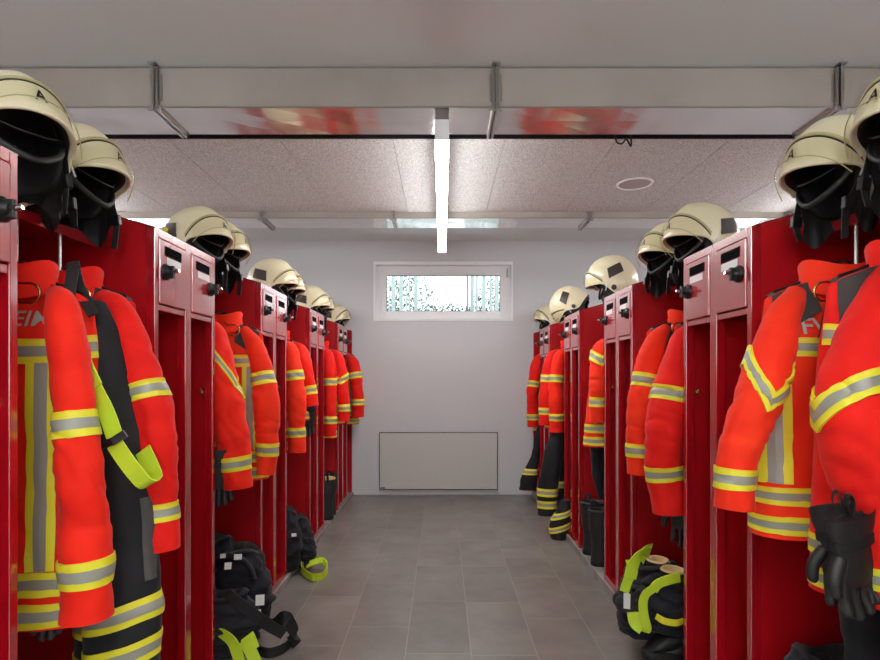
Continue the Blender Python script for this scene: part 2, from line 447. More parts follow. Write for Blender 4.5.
tag(m.build('cable', 'black_plastic'), 'dark cable loop hanging behind the nearer duct', 'cable')

def lamp(x, y0, y1, label, zb=2.47, hang=True):
    r = thing('linear_lamp', label, 'lamp', (x, (y0 + y1) / 2, zb), 'linear ceiling lamps')
    w, h = .035, .098
    m = MB(); m.box(x - w, x + w, y0 + .012, y1 - .012, zb + .018, zb + h, bev=.001); m.box(x - w, x + w, y0, y0 + .012, zb, zb + h, bev=.001); m.box(x - w, x + w, y1 - .012, y1, zb, zb + h, bev=.001)
    m.build('lamp_housing', 'pvc', r)
    MB().box(x - w, x + w, y0 + .012, y1 - .012, zb, zb + .018).build('diffuser', 'led', r)
    if not hang: MB().box(x - .03, x + .03, y0 + .02, y1 - .02, zb + h, zb + h + .004).build('added_uplight', 'led_fill_up', r)  # upward glow added to unseen lamps to lift the ceiling
    for yy in ((y0 + .005, y1 - .5) if hang else (y0 + .2, y1 - .2)):
        top = 2.622 if hang else ZC; q = .034 if hang else .006
        MB().box(x - q, x + q, yy, yy + (.06 if hang else .012), zb + h, top, bev=.002).build('mounting_bracket', 'flange', r)
lamp(0, 2.70, 5.13, 'long glowing linear lamp above the middle of the aisle')
lamp(0, -3.0, .1, 'added unseen linear lamp over the aisle behind the viewpoint', 2.50, False)  # unseen lamp added to light the sides that face the camera
for sx, nm in ((-2.9, 'left'), (2.9, 'right')):
    lamp(sx, 2.70, 5.13, f'added linear fill lamp unseen beyond the {nm} locker row')  # unseen lamp added as fill in the neighbouring aisle
    lamp(sx, -1.8, .6, f'added unseen linear fill lamp far to the {nm} of the viewpoint', 2.50, False)  # unseen lamp added as fill beside the camera

# heater on the back wall
hr = thing('panel_heater', 'flat pale grey heating panel mounted on the wall below the window', 'heater', (-.04, YB, .078))
MB().box(-.683, .606, YB - .04, YB - .022, .078, .694, bev=.004).build('front_panel', 'heater', hr)
MB().box(-.690, .613, YB - .022, YB, .070, .700).build('mount_shadow_rim', 'dark', hr)  # dark mount widened past the panel; its rim stands in for the shadow gap
MB().box(-.668, -.625, YB - .0415, YB - .0395, .088, .10).build('badge', 'black_plastic', hr)

# outside: slat screen, shrubs, ground
o = MB().box(-9, 9, YB + .4, YB + 12, .9, 1.75).build('bounce_ground_outside', 'ground'); o['kind'] = 'structure'  # ground raised and whitened as a reflector toward the ceiling
scr = thing('slat_screen', 'pale vertical slat screen outside the window', 'screen', (0, YB + 1.0, 1.2))
x = -1.1
rnd = random.Random(3)
while x < 1.2:
    w = rnd.choice([.012, .018, .03, .05]) ; g = rnd.choice([.02, .035, .05])
    if not (-.10 < x < .34): MB().box(x, x + w, YB + 1.0, YB + 1.03, 1.2, 3.0).build('slat', 'slat', scr)
    x += w + g
m = MB(); m.box(.312, .334, YB + .97, YB + 1.0, 1.2, 3.1); m.build('post', 'bark', scr)
for i, (sx, sy, sz, rad, lab) in enumerate([(-.75, YB + 2.2, 2.25, .75, 'pale green shrub outside the window, left'), (.15, YB + 3.0, 2.05, .5, 'low pale shrub outside behind the window gap'), (1.0, YB + 2.3, 2.25, .62, 'pale green shrub outside the window, right')]):
    r = thing('shrub', lab, 'shrub', (sx, sy, 1.2), 'shrubs outside')
    m = MB(); m.tube([(sx, sy, 1.2), (sx + .03, sy, sz)], [.03, .015], 8); m.build('stem', 'bark', r)
    m = MB()
    for q in range(2600):
        d = Vector((rnd.gauss(0, 1), rnd.gauss(0, 1), rnd.gauss(0, 1))).normalized() * rad * rnd.random() ** .4
        c = Vector((sx, sy, sz)) + Vector((d.x, d.y * .6, d.z * 1.0))
        if c.z < 1.22: c.z = 1.25
        e = Vector((rnd.gauss(0, 1), rnd.gauss(0, 1), rnd.gauss(0, 1))).normalized() * .03; f2 = e.orthogonal().normalized() * .016
        m.add([c - e, c + f2, c + e, c - f2], [(0, 1, 2, 3)])
    m.build('foliage', 'leaf', r)

# ------------------------------------------------------------------ lockers
TWW, DEP = .502, .50
PERL, PERR = 1.115, 1.123
L0, R0 = .785, .669           # near edge of the first tower on either side
def locker(side, y0, bay, label, zp, ztop, xf, end=False):
    """tower of two narrow compartments with mailbox doors, plus the open wardrobe bay beyond it.
       side -1 left row, +1 right row; built for near edge y0"""
    c = -side                                       # corridor direction along x
    fx = side * xf
    X = lambda q: fx + side * q                     # q = distance behind the front plane
    root = thing('fire_locker', label, 'locker', (fx, y0, zp), 'red fire station lockers')
    y1 = y0 + TWW; b = MB(); th = .018
    zt = lambda q: ztop + .29 * q
    def panel(ya, yb, z0=zp, q0=.033, q1=DEP):      # upright with the sloping top
        ya += .0006; yb += -.0006
        v = [(X(q), y, z) for y in (ya, yb) for q, z in ((q0, z0), (q1, z0), (q1, zt(q1) - .003), (q0, zt(q0) - .003))]
        b.add(v, [(0, 1, 2, 3), (7, 6, 5, 4), (0, 4, 5, 1), (1, 5, 6, 2), (2, 6, 7, 3), (3, 7, 4, 0)], 1)
    panel(y0, y0 + .004); panel(y1 - .004, y1)
    ym = (y0 + y1) / 2
    # divider, back, sloped roof
    b.box(X(.03), X(DEP), ym - .002, ym + .002, zp, ztop, 1)
    b.box(X(DEP - .004), X(DEP), y0, y1, zp, zt(DEP) - .002, 1)
    v = [(X(q), y, zt(q) + dz) for q in (.0, DEP + .001) for y in (y0, y1) for dz in (-.002, .002)]
    b.add(v, [(0, 1, 3, 2), (4, 6, 7, 5), (0, 4, 5, 1), (2, 3, 7, 6), (0, 2, 6, 4), (1, 5, 7, 3)], 0)
    # front frame: stiles, head rail, rail under the doors, base plate with lip
    DZ0, DZ1 = ztop - .258, ztop - .030
    b.box(X(0), X(.034), y0, y0 + .025, zp, ztop, 0, .0025); b.box(X(0), X(.034), y1 - .025, y1, zp, ztop, 0, .0025)
    b.box(X(0), X(.034), ym - .024, ym + .024, zp, ztop, 0, .0025)
    for ya, yb in ((y0 + .025, ym - .024), (ym + .024, y1 - .025)):
        b.box(X(.0), X(.03), ya, yb, DZ1 + .002, ztop, 0, .002)
        b.box(X(.004), X(.03), ya, yb, DZ0 - .024, DZ0 - .003, 0, .002)
        b.box(X(.03), X(DEP - .004), ya - .02, yb + .02, DZ0 - .012, DZ0 - .008, 1)      # shelf floor of the small box
        b.box(X(.004), X(DEP - .004), ya - .02, yb + .02, zp, zp + .022, 0)              # base plate
        b.box(X(.0), X(.006), ya, yb, zp, zp + .04, 0, .0015)
    b.build('carcass', ['red_metal', 'red_inner'], root)
    for k, (ya, yb) in enumerate(((y0 + .027, ym - .026), (ym + .026, y1 - .027))):
        d = MB(); d.box(X(-.004), X(.012), ya, yb, DZ0, DZ1, 0, .003)
        dr = d.build('door', 'red_metal', root)
        yc = (ya + yb) / 2
        m = MB(); m.box(X(-.0055), X(-.0035), yc - .065, yc + .058, DZ1 - .054, DZ1 - .020); m.build('card_slot', 'slot', dr)
        m = MB(); m.box(X(-.0055), X(-.0035), yc - .052, yc + .055, DZ1 - .084, DZ1 - .058)
        m.build('name_card', 'white_plastic', dr)
        yk = ya + .036 if k == 0 else yb - .030
        zk = DZ1 - .113; m = MB()
        circ = lambda r, q: [Vector((X(q), yk + r * math.cos(2 * PI * j / 20), zk + r * math.sin(2 * PI * j / 20))) for j in range(20)]
        m.loft([circ(.029, -.003), circ(.029, -.011), circ(.026, -.015), circ(.017, -.017), circ(.015, -.026), circ(.012, -.028)], cap1=True)
        m.box(X(-.014), X(-.038), yk - .006, yk + .006, zk - .022, zk + .022, bev=.003)
        m.tube([(X(-.024), yk, zk), (X(-.046), yk + .0, zk + .004)], [.008, .006], 10)
        kn = m.build('rotary_lock', 'black_plastic', dr)
        m = MB(); m.tube([(X(-.042), yk, zk + .002), (X(-.054), yk, zk + .004)], [.0065, .0055], 10)
        m.box(X(-.017), X(-.02), yk - .012, yk + .012, zk - .012, zk + .012); m.build('lock_tip', 'steel', kn)
    m = MB()                                        # coat hook inside the far compartment
    m.tube(smooth_path([(X(.04), y1 - .006, 1.25), (X(.04), y1 - .03, 1.245), (X(.04), y1 - .045, 1.235), (X(.04), y1 - .05, 1.255)], 10), .005, 8)
    m.build('coat_hook', 'brass', root)
    if bay:
        bb = MB(); yb = y1 + bay
        bb.box(X(DEP - .006), X(DEP - .002), y1, yb, zp, 1.93, 0); bb.build('back_panel', 'red_inner', root)
        s = MB(); s.box(X(.21), X(DEP - .006), y1, yb, 1.775, 1.782, 0); s.box(X(.205), X(.21), y1, yb, 1.752, 1.784, 0, .001)
        s.box(X(.21), X(.235), y1, yb, 1.752, 1.757, 0); s.build('helmet_shelf', 'red_metal', root)
        for off in ((.285, .465) if not end else (.15,)):
            r = MB(); yy = y1 + off
            r.tube([(X(.225), yy, 1.632), (X(.225), yy, 1.7), (X(.225), yy, 1.756)], .0055, 10)
            r.tube(smooth_path([(X(.225), yy, 1.636), (X(.225), yy, 1.620), (X(.212), yy, 1.612), (X(.20), yy, 1.622)], 10), .0045, 8)
            r.build('hanging_rod', 'chrome', root)
    return root
words = ['first', 'second', 'third', 'fourth', 'fifth']
ZTL, ZTR = 1.820, 1.793
labL = ['red locker cropped at the left edge of the photo, nearest of the left row',
        'red locker of the left row with two pink gleaming doors, second from the viewpoint',
        'red locker of the left row just beyond the floor bundles, third from viewpoint',
        'red locker of the left row, fourth from the viewpoint, before the dark boots',
        'red locker of the left row nearest the window wall']
labR = ['red locker beside the viewpoint, only its open bay showing at the right edge',
        'red locker of the right row with a wide bare side panel, second from the viewpoint',
        'red locker of the right row between the paired jackets and the lone jacket',
        'red locker of the right row, fourth from the viewpoint, below a tipped helmet',
        'red locker of the right row nearest the window wall']
TL_ = [L0 + PERL * k for k in range(5)]; TR_ = [R0 + PERR * k for k in range(5)]
ENDL, ENDR = 6.055, 6.05
for side, T_, lab, zp, zt, xf, per in ((-1, TL_, labL, ZPL, ZTL, XL, PERL), (1, TR_, labR, ZPR, ZTR, XR, PERR)):
    proto = locker(side, T_[0], per - TWW, lab[0], zp, zt, xf)
    for k in range(1, 4):
        c = copy_tree(proto); c.location = (side * xf, T_[k], zp); c['label'] = lab[k]
    e = ENDL if side < 0 else ENDR
    last = locker(side, T_[4], e - T_[4] - TWW, lab[4], zp, zt, xf, end=True)
    # closing side panel against the back wall
    b = MB(); X = lambda q: side * (xf + q)
    v = [(X(q), y, z) for y in (e, e + .02) for q, z in ((0, zp), (DEP, zp), (DEP, zt + .29 * DEP), (0, zt))]
    b.add(v, [(0, 1, 2, 3), (7, 6, 5, 4), (0, 4, 5, 1), (1, 5, 6, 2), (2, 6, 7, 3), (3, 7, 4, 0)])
    b.build('end_panel', 'red_metal', last)

# ------------------------------------------------------------------ helmet
def th_max(p):          # polar angle of the rim (deg) against azimuth from the front (deg)
    p = abs(p)
    if p < 66: return 91 + 4 * (p / 66) ** 2
    if p < 104: return 95 + 33 * sstep(66, 104, p)
    return 128 - 5 * sstep(104, 180, p)
def th_ridge(p):
    p = abs(p); return 60 + 35 * min(1, p / 76) ** 2.6
def shell_pt(phi, th, off=0):
    p, t = math.radians(phi), math.radians(th)
    ax = (.162 if math.cos(p) > 0 else .170) + off; by = .124 + off; cz = .165 + off
    s = math.sin(t) if th <= 90 else 1 - .38 * (1 - math.sin(t))
    s = abs(s) ** .92
    z = cz * math.cos(t)
    if th > 90: z = cz * 1.02 * math.cos(t)
    # shallow crown crest
    y = by * s * math.sin(p); x = ax * s * math.cos(p)
    crest = .006 * math.exp(-((y / .028) ** 2)) * sstep(75, 25, th)
    return Vector((x, y, z + crest))
def make_helmet():
    r = thing('firefighter_helmet', 'x', 'helmet', (0, 0, 0), 'cream firefighter helmets')
    NP, NT = 72, 22
    phs = [-180 + 360 * i / NP for i in range(NP)]
    m = MB()
    rings = []
    for j in range(NT + 1):
        rings.append([shell_pt(p, max(1.5, th_max(p) * j / NT)) for p in phs])
    for off, dt in ((.004, .6), (.002, 1.6), (-.004, 1.2), (-.007, -1)):
        rings.append([shell_pt(p, th_max(p) + dt, off) for p in phs])
    m.loft(rings, cap0=True); m.build('shell', 'shell', r, world=False)
    m = MB(); rings = [[shell_pt(p, max(1.5, (th_max(p) + .5) * j / 12), -.007) for p in phs] for j in range(13)]
    rings.append([shell_pt(p, th_max(p) - 2, -.018) for p in phs])
    rings += [[shell_pt(p, max(2, (th_max(p) - 4) * j / 8), -.024) for p in phs] for j in (8, 6, 4, 2, 0)]
    m.loft(rings, cap0=True, cap1=True); ln = m.build('liner', 'curtain', r, world=False)
    m = MB()
    for q in range(6):                                     # webbing cradle inside
        a = q * 60
        m.ribbon([shell_pt(a, tt, -.034) for tt in (86, 70, 54, 38, 20)], .024, .003, (math.sin(math.radians(a)), -math.cos(math.radians(a)), 0))
    m.build('cradle', 'webbing', ln, world=False)
    # brow shield, a smooth plate below the ridge
    m = MB(); pp = [-74 + 148 * i / 44 for i in range(45)]; rings = []
    for j in range(9):
        rings.append([shell_pt(p, th_ridge(p) + (th_max(p) + .8 - th_ridge(p)) * j / 8, .0035 + .003 * (j / 8)) for p in pp])
    m.loft(rings, closed=False); sh = m.build('brow_shield', 'shell', r, world=False)
    m = MB(); m.tube([shell_pt(p, th_max(p) + 1, .004) for p in pp], .006, 8); m.build('brow_rim', 'shell', r, world=False)
    # ridge lip and its groove
    m = MB(); m.tube([shell_pt(p, th_ridge(p) - 1.5, .004) for p in pp], .0055, 8); m.build('ridge_lip', 'shell_edge', r, world=False)
    m = MB(); m.tube([shell_pt(p, th_ridge(p) + 1.6, .004) for p in pp], .0026, 6); m.build('groove', 'letter', sh, world=False)
    # letter on the brow
    v, f = text_mesh('A', .046)
    m = MB(); m.add([shell_pt(math.degrees(q.x / .150) , 77.5 - math.degrees(q.y / .165), .0085) for q in v], f); m.build('letter', 'letter', sh, world=False)
    # dark side plates and ear bosses
    for s in (-1, 1):
        m = MB(); g = [[shell_pt(s * p, t - (p - 106) * .30, .0035) for p in (89, 96, 103, 110, 117, 123)] for t in (62, 70, 78, 86)]
        m.loft(g, closed=False); m.build('side_plate', 'emblem', r, world=False)
        c = shell_pt(s * 96, 112, .004); n = Vector((0, s, 0)); m = MB()
        m.tube([c - n * .01, c + n * .006, c + n * .008], [.017, .016, .010], 16); m.build('ear_boss', 'black_plastic', r, world=False)
        m = MB(); a = shell_pt(s * 84, 97, .006); m.tube([a, a + Vector((.018, 0, -.055))], .0028, 8); m.build('visor_lever', 'chrome', r, world=False)
    # clear visor pushed up over the brow
    m = MB(); pv = [-62 + 124 * i / 36 for i in range(37)]
    g = [[shell_pt(p, th_ridge(p) + 6 + (24 - 6) * j / 6, .017 + .002 * j / 6) for p in pv] for j in range(7)]
    m.loft(g, closed=False); m.build('visor', 'visor', r, world=False)
    m = MB(); m.tube([shell_pt(p, th_ridge(p) + 24, .019) for p in pv], .0016, 6); m.build('visor_edge', 'shell_edge', r, world=False)
    # leather neck curtain
    m = MB(); pc = [68 + 224 * i / 60 for i in range(61)]
    def drop(p):
        q = abs(p - 180); return .035 + .10 * sstep(50, 100, q) * (1 - .35 * sstep(100, 115, q))
    rings = []
    for j in range(9):
        t = j / 8; ring = []
        for p in pc:
            pw = p if p <= 180 else p - 360
            base = shell_pt(pw, th_max(pw) - 3, -.010)
            fold = .010 * math.sin(p * .21) + .006 * math.sin(p * .47 + 1)
            k = 1 - .16 * t + fold * t * 5
            ring.append(Vector((base.x * k, base.y * k, base.z - drop(p) * t)))
        rings.append(ring)
    m.loft(rings, closed=False)
    o = m.build('neck_curtain', 'curtain', r, world=False)
    # chin straps with buckle and face-side harness
    for s, L in ((1, .20), (-1, .17)):
        a = shell_pt(s * 78, 94, -.012); m = MB()
        path = smooth_path([a, a + Vector((.012, -s * .006, -.06)), a + Vector((.03, -s * .02, -.12)), a + Vector((.02, -s * .03, -L))], 16)
        m.ribbon(path, .021, .003, (1, 0, .2)); st = m.build('chin_strap', 'webbing', r, world=False)
        q = path[9]; m = MB(); m.box(q.x - .015, q.x + .015, q.y - .008, q.y + .008, q.z - .018, q.z + .018, bev=.003)
        m.build('buckle', 'black_plastic', st, world=False)
    m = MB(); a = shell_pt(70, 92, -.016); b2 = shell_pt(-70, 92, -.016)
    m.tube(smooth_path([a, Vector((.075, .07, -.06)), Vector((.095, 0, -.10)), Vector((.075, -.07, -.06)), b2], 24), .009, 8, ry=.005)
    m.build('harness', 'black_rubber', r, world=False)
    m = MB(); m.tube(smooth_path([shell_pt(60, 90, -.02), Vector((.10, .04, -.03)), Vector((.105, 0, -.035)), Vector((.10, -.04, -.03)), shell_pt(-60, 90, -.02)], 20), .003, 8)
    m.build('harness_wire', 'black_rubber', r, world=False)
    return r
helm = make_helmet(); first_helm = [True]
def place_helmet(label, x, y, z, yaw, pitch, roll=0):
    o = helm if first_helm[0] else copy_tree(helm); first_helm[0] = False
    o['label'] = label; o.rotation_mode = 'XYZ'
    R = Matrix.Rotation(math.radians(yaw), 4, 'Z') @ Matrix.Rotation(math.radians(-pitch), 4, 'Y') @ Matrix.Rotation(math.radians(roll), 4, 'X')
    o.location = (x, y, z); o.rotation_euler = R.to_euler(); return o
BL = lambda k: TL_[k] + TWW
BR = lambda k: TR_[k] + TWW
HX = 1.145
place_helmet('cream helmet lettered A at the upper left edge, largest on the left row', -1.13, BL(0) + .16, 1.925, -30, 14)
place_helmet('cream helmet behind the largest left one, its clear visor showing', -HX - .01, BL(0) + .44, 1.925, -8, 7)
tufted = place_helmet('cream helmet with a yellow tuft on its dark plate, above the pink gleaming left doors', -HX + .005, BL(1) + .17, 1.93, -20, 10)
m = MB(); rt = random.Random(5)
for q in range(14):
    a = shell_pt(-113 + rt.uniform(-6, 6), 77 + rt.uniform(-4, 4), .004); b = a + Vector((rt.uniform(-.012, .012), -.012 - rt.uniform(0, .008), rt.uniform(-.014, .016)))
    m.tube([a, (a + b) / 2 + Vector((0, -.003, .003)), b], [.0035, .0035, .0015], 6)
m.build('tuft', 'yellow', tufted, world=False)
place_helmet('cream helmet half hidden behind the yellow tufted one on the left', -HX - .01, BL(1) + .43, 1.94, -10, 6)
place_helmet('cream helmet on the left row left of two, above the third left locker', -HX + .015, BL(2) + .16, 1.927, -2, 2)
place_helmet('cream helmet tucked behind another above the third left locker, straps hanging', -HX, BL(2) + .42, 1.93, -8, 2)
place_helmet('cream helmet above the fourth left locker, nearer of the pair', -HX + .01, BL(3) + .12, 1.925, -2, 2)
place_helmet('cream helmet above the fourth left locker, farther of the pair', -HX, BL(3) + .36, 1.93, -4, 2)
place_helmet('small looking cream helmet at the window end of the left row', -HX - .01, BL(4) + .18, 1.93, -4, 4)
place_helmet('cream helmet cut off by the right edge of the photo', HX + .03, BR(0) + .165, 1.905, 180 + 12, 9)
place_helmet('cream helmet lettered A at the upper right, straps hanging before red steel', HX + .022, BR(0) + .44, 1.893, 180 + 8, 4)
place_helmet('cream helmet above the pink right doors, in front of its darker neighbour', HX, BR(1) + .14, 1.905, 180 + 12, 6)
place_helmet('cream helmet on the right row with a long strap dangling, left of the larger one', HX, BR(1) + .46, 1.905, 180 + 16, 8)
place_helmet('cream helmet sitting level above the third right locker with its back to the shelf', HX - .02, BR(2) + .25, 1.945, 180 - 22, -10)
place_helmet('cream helmet tipped forward on its brow above the fourth right locker', HX - .05, BR(3) + .2, 1.92, 180 - 26, -58)
place_helmet('small cream helmet at the window end of the right row', HX, BR(4) + .2, 1.915, 180 + 6, 6)

# ------------------------------------------------------------------ jackets
BANDROWS = [(0, .29), (1, .42), (0, .29)]
def band_mesh(f, nrm, vc, hv, u0, u1, nu, off=.0035):
    """three-striped reflective tape lying on the surface f(u, v)"""
    m = MB(); rows = []; acc = 0; cuts = [0]; mats = []
    for mi, fr in BANDROWS:
        for q in range(3): cuts.append(acc + fr * (q + 1) / 3); mats.append(mi)
        acc += fr
    grid = []
    for c in cuts:
        row = []
        for i in range(nu + 1):
            u = u0 + (u1 - u0) * i / nu; v = vc(u) + (c * 2 - 1) * hv
            p = f(u, v); row.append(p + nrm(u, v) * off)
        grid.append(row)
    # tuck the borders in so the tape has real thickness
    first = [f(u0 + (u1 - u0) * i / nu, vc(u0 + (u1 - u0) * i / nu) - hv) for i in range(nu + 1)]
    last = [f(u0 + (u1 - u0) * i / nu, vc(u0 + (u1 - u0) * i / nu) + hv) for i in range(nu + 1)]
    grid = [first] + grid + [last]; mats = [0] + mats + [0]
    for k in range(len(grid) - 1): m.loft([grid[k], grid[k + 1]], mats[k], closed=False)
    return m
def make_nrm(f, sgn=1):
    def n(u, v):
        e = 2e-3
        a = f(u + e, v) - f(u - e, v); b = f(u, v + e) - f(u, v - e)
        q = a.cross(b)
        if q.length < 1e-12: return Vector((0, 0, 1))
        return q.normalized() * sgn
    return n

def sleeve_surface(path, rad, cd, seed, ryk=.92):
    cen = lambda v: catmull(path, v)
    rr = lambda v: catmull(rad, v)
    def f(u, v):
        vv = min(max(v, 0), 1)
        c = cen(vv); e = 1e-2
        t = (cen(min(vv + e, 1)) - cen(max(vv - e, 0))).normalized()
        ref = Vector((cd, 0, 0)); e1 = ref - t * ref.dot(t); e1.normalize(); e2 = Vector((0, 1, 0)) - t * t.y; e2 = (e2 - e1 * e2.dot(e1)).normalized()
        r = max(rr(vv), .01); a = 2 * PI * u
        ca, sa = math.cos(a), math.sin(a)
        p = c + e1 * (r * ca) + e2 * (r * ryk * sa)
        d = e1 * ca + e2 * sa
        el = math.exp(-((vv - .55) / .22) ** 2)
        w = noise.noise(Vector((p.x * 9 + seed, p.y * 9, p.z * 7))) * .010 + noise.noise(Vector((p.x * 7 + seed, p.y * 7, p.z * 20))) * (.003 + .004 * el)
        cr = noise.noise(Vector((p.x * 8 + seed * 3, p.y * 8 + p.z * 5, p.z * 10 + p.x * 7)))
        w -= .007 * max(0, 1 - 5.5 * abs(cr)) * (.35 + .65 * el) * sstep(.08, .25, vv)
        for g in (.46, .70): w -= .0035 * math.exp(-((vv - g) / .009) ** 2)
        w += .004 * sstep(.90, 1, vv)
        w *= min(1, r / .06)
        return p + d * w
    return f
def jacket(label, side, row, d, yt, pts, bands, hem, neck=1.60, tb=True, vee=0, vee_u=.75, text=None, mat='jacket', patch=True, wid=.20, stripes=True, hemb=2, res=1.0, tilt=0, bh=.031, toff=0, sa_=.158):
    cd = -side; seed = random.uniform(0, 50)
    ds = [d - .01] + [d - .035] * (len(pts) - 1)
    P3 = [P(a, b, e) for (a, b, c), e in zip(pts, ds)]; R3 = [c * e / F / 1.03 for (a, b, c), e in zip(pts, ds)]
    sh = P3[0]; xc = sh.x - cd * (wid - .005) + toff
    root = thing('firefighter_jacket', label, 'jacket', (xc, yt, neck), 'firefighter jackets on hangers')
    hz = H - (hem - VY) * yt / F if hem > 10 else hem
    # torso
    def ztop(a):
        q = abs(a); return neck - .012 - .36 * max(0, q - .055) - 1.2 * max(0, q - .17) ** 1.3
    WD = lambda v: wid + .012 * math.sin(v * PI) + .035 * v
    TD = lambda v: .022 + .062 * sstep(0, .22, v) + .014 * v
    def ft(u, v):
        a_ = 2 * PI * u; ca, sa = math.cos(a_), math.sin(a_)
        sp = lambda q, e: math.copysign(abs(q) ** e, q)
        a = WD(v) * sp(ca, .92); b = TD(v) * sp(sa, .85)
        zt_ = ztop(a * (1 - .0 * v)); z = zt_ + (hz - zt_) * v
        x = xc + cd * a; y = yt + b
        w = noise.noise(Vector((a * 11 + seed, b * 5, z * 1.6))) * .018 * sstep(.1, .6, v) + noise.noise(Vector((a * 6 + seed, b * 6, z * 14))) * .005 * sstep(.05, .3, v)
        cr = noise.noise(Vector((a * 7 + seed, b * 4 + z * 3, z * 5 + a * 5)))
        w -= .008 * max(0, 1 - 6 * abs(cr)) * sstep(.25, .5, v)
        x += tilt * v
        return Vector((x + cd * ca * w * .5, y + sa * w, z))
    nt_ = make_nrm(ft, -1 if cd > 0 else 1)
    nu, nv = int(64 * res), int(56 * res)
    m = MB(); rings = [[ft(i / nu, (j / nv) ** 1.6) for i in range(nu)] for j in range(nv + 1)]
    inner = [p + Vector((0, 0, .012)) for p in [ft(i / nu, 1) for i in range(nu)]]
    cen = Vector((xc + tilt, yt, hz + .05))
    m.loft(rings, 0, cap0=True); m.loft([rings[-1], [cen + (p - cen) * .9 + Vector((0, 0, .004)) for p in inner], [cen + (p - cen) * .3 for p in inner]], 1, cap1=True)
    torso = m.build('torso', [mat, 'lining'], root)
    vz = lambda u, z: (lambda zt_: (z - zt_) / (hz - zt_))(ztop(WD(.5) * math.cos(2 * PI * u)))
    for k in range(hemb):
        zb = hz + .038 + .082 * k; Ln = neck - hz
        band_mesh(ft, nt_, lambda u, zb=zb: vz(u, zb), bh / Ln, 0, 1, nu).build('reflective_band', ['yellow', 'silver'], torso)
    zu = neck - .215
    if tb: band_mesh(ft, nt_, lambda u: vz(u, zu), bh / (neck - hz), .5, 1, nu // 2).build('reflective_band', ['yellow', 'silver'], torso)
    def onback(a, z, off):
        v = .3
        for _ in range(3): v = (z - ztop(a)) / (hz - ztop(a))
        v = min(max(v, 0.02), 1); c = max(-.999, min(.999, a / WD(v))); c = math.copysign(abs(c) ** (1 / .92), c)
        u = 1 - math.acos(c) / (2 * PI)
        return ft(u, v) + nt_(u, v) * off
    if stripes:
        for s in (1, -1):
            ac = s * sa_; m = MB(); cuts = [-.036, -.029, -.022, -.0155, 0, .0155, .022, .029, .036]; mats = [0, 0, 0, 1, 1, 0, 0, 0]
            zs = [zu - .03 + (hz + .155 - zu + .03) * j / 16 for j in range(17)]
            for k in range(8):
                m.loft([[onback(ac + c, z, .005) for z in zs] for c in cuts[k:k + 2]], mats[k], closed=False)
            m.build('vertical_reflective_stripe', ['yellow', 'silver'], torso)
    if text:
        tx, size, a0, z0 = text
        v, f = text_mesh(tx, size); m = MB()
        m.add([onback(cd * (q.x) + a0, z0 + q.y, .005) for q in v], f); m.build('back_lettering', 'text', torso)
    if patch:
        for s in (1, -1):
            m = MB(); g = []
            for j in range(14):
                row = []
                for i in range(25):
                    a = s * (.07 + .118 * j / 13 * (wid / .2)); q = i / 24
                    u0 = math.acos(max(-1, min(1, a / WD(.05)))) / (2 * PI)
                    vv = (.13 + .05 * (j / 13)) * (abs(q - .5) * 2) ** 1.2 + .002
                    u = 1 - u0 if q < .5 else u0
                    row.append(ft(u, vv) + Vector((0, -.006 if q < .5 else .006, .005)))
                g.append(row)
            m.loft(g, closed=False); m.build('shoulder_patch', 'patch', torso)
    # collar
    m = MB(); n = 28
    def cr(r1, r2, z, dy=0): return [Vector((xc + r1 * math.cos(2 * PI * i / n), yt + dy + r2 * math.sin(2 * PI * i / n), z + .018 * math.cos(4 * PI * i / n) - .015 * math.sin(2 * PI * i / n))) for i in range(n)]
    m.loft([cr(.104, .066, neck - .075), cr(.100, .064, neck - .045), cr(.092, .060, neck - .015), cr(.096, .066, neck + .016), cr(.090, .060, neck + .020)], 0)
    m.loft([cr(.090, .060, neck + .020), cr(.082, .05, neck - .01), cr(.075, .045, neck - .04)], 1, cap1=True)
    m.build('collar', [mat, 'lining'], root)
    # corridor-side sleeve
    yo = d
    path = [Vector((sh.x - cd * .085, yt - .015, ztop(abs(sh.x - cd * .085 - xc)) - .022)), Vector((sh.x, d - .01, sh.z))]
    rad = [.026, max(R3[0], .045)]
    for p, r in zip(P3[1:], R3[1:]): path.append(Vector(p)); rad.append(r)
    fs = sleeve_surface(path, rad, cd, seed)
    ns = make_nrm(fs, 1)
    # orientation check of the normal
    q = fs(.75, .5) - catmull(path, .5)
    if ns(.75, .5).dot(q) < 0: ns = make_nrm(fs, -1)
    mu, mv = int(40 * res), int(88 * res)
    def sleeve(fn, pth, nm='sleeve'):
        m = MB(); rings = [[fn(i / mu, j / mv) for i in range(mu)] for j in range(mv + 1)]
        e = pth[-1]; up = (pth[-2] - pth[-1]).normalized()
        m.loft(rings, 0, cap0=True)
        m.loft([rings[-1], [e + (p - e) * .9 + up * .002 for p in rings[-1]], [e + (p - e) * .82 + up * .05 for p in rings[-1]]], 1, cap1=True)
        return m.build(nm, [mat, 'lining'], root)
    so = sleeve(fs, path)
    # arc length for tape height, tape positions from the height they sit at
    Ls = sum((catmull(path, (i + 1) / 40) - catmull(path, i / 40)).length for i in range(40))
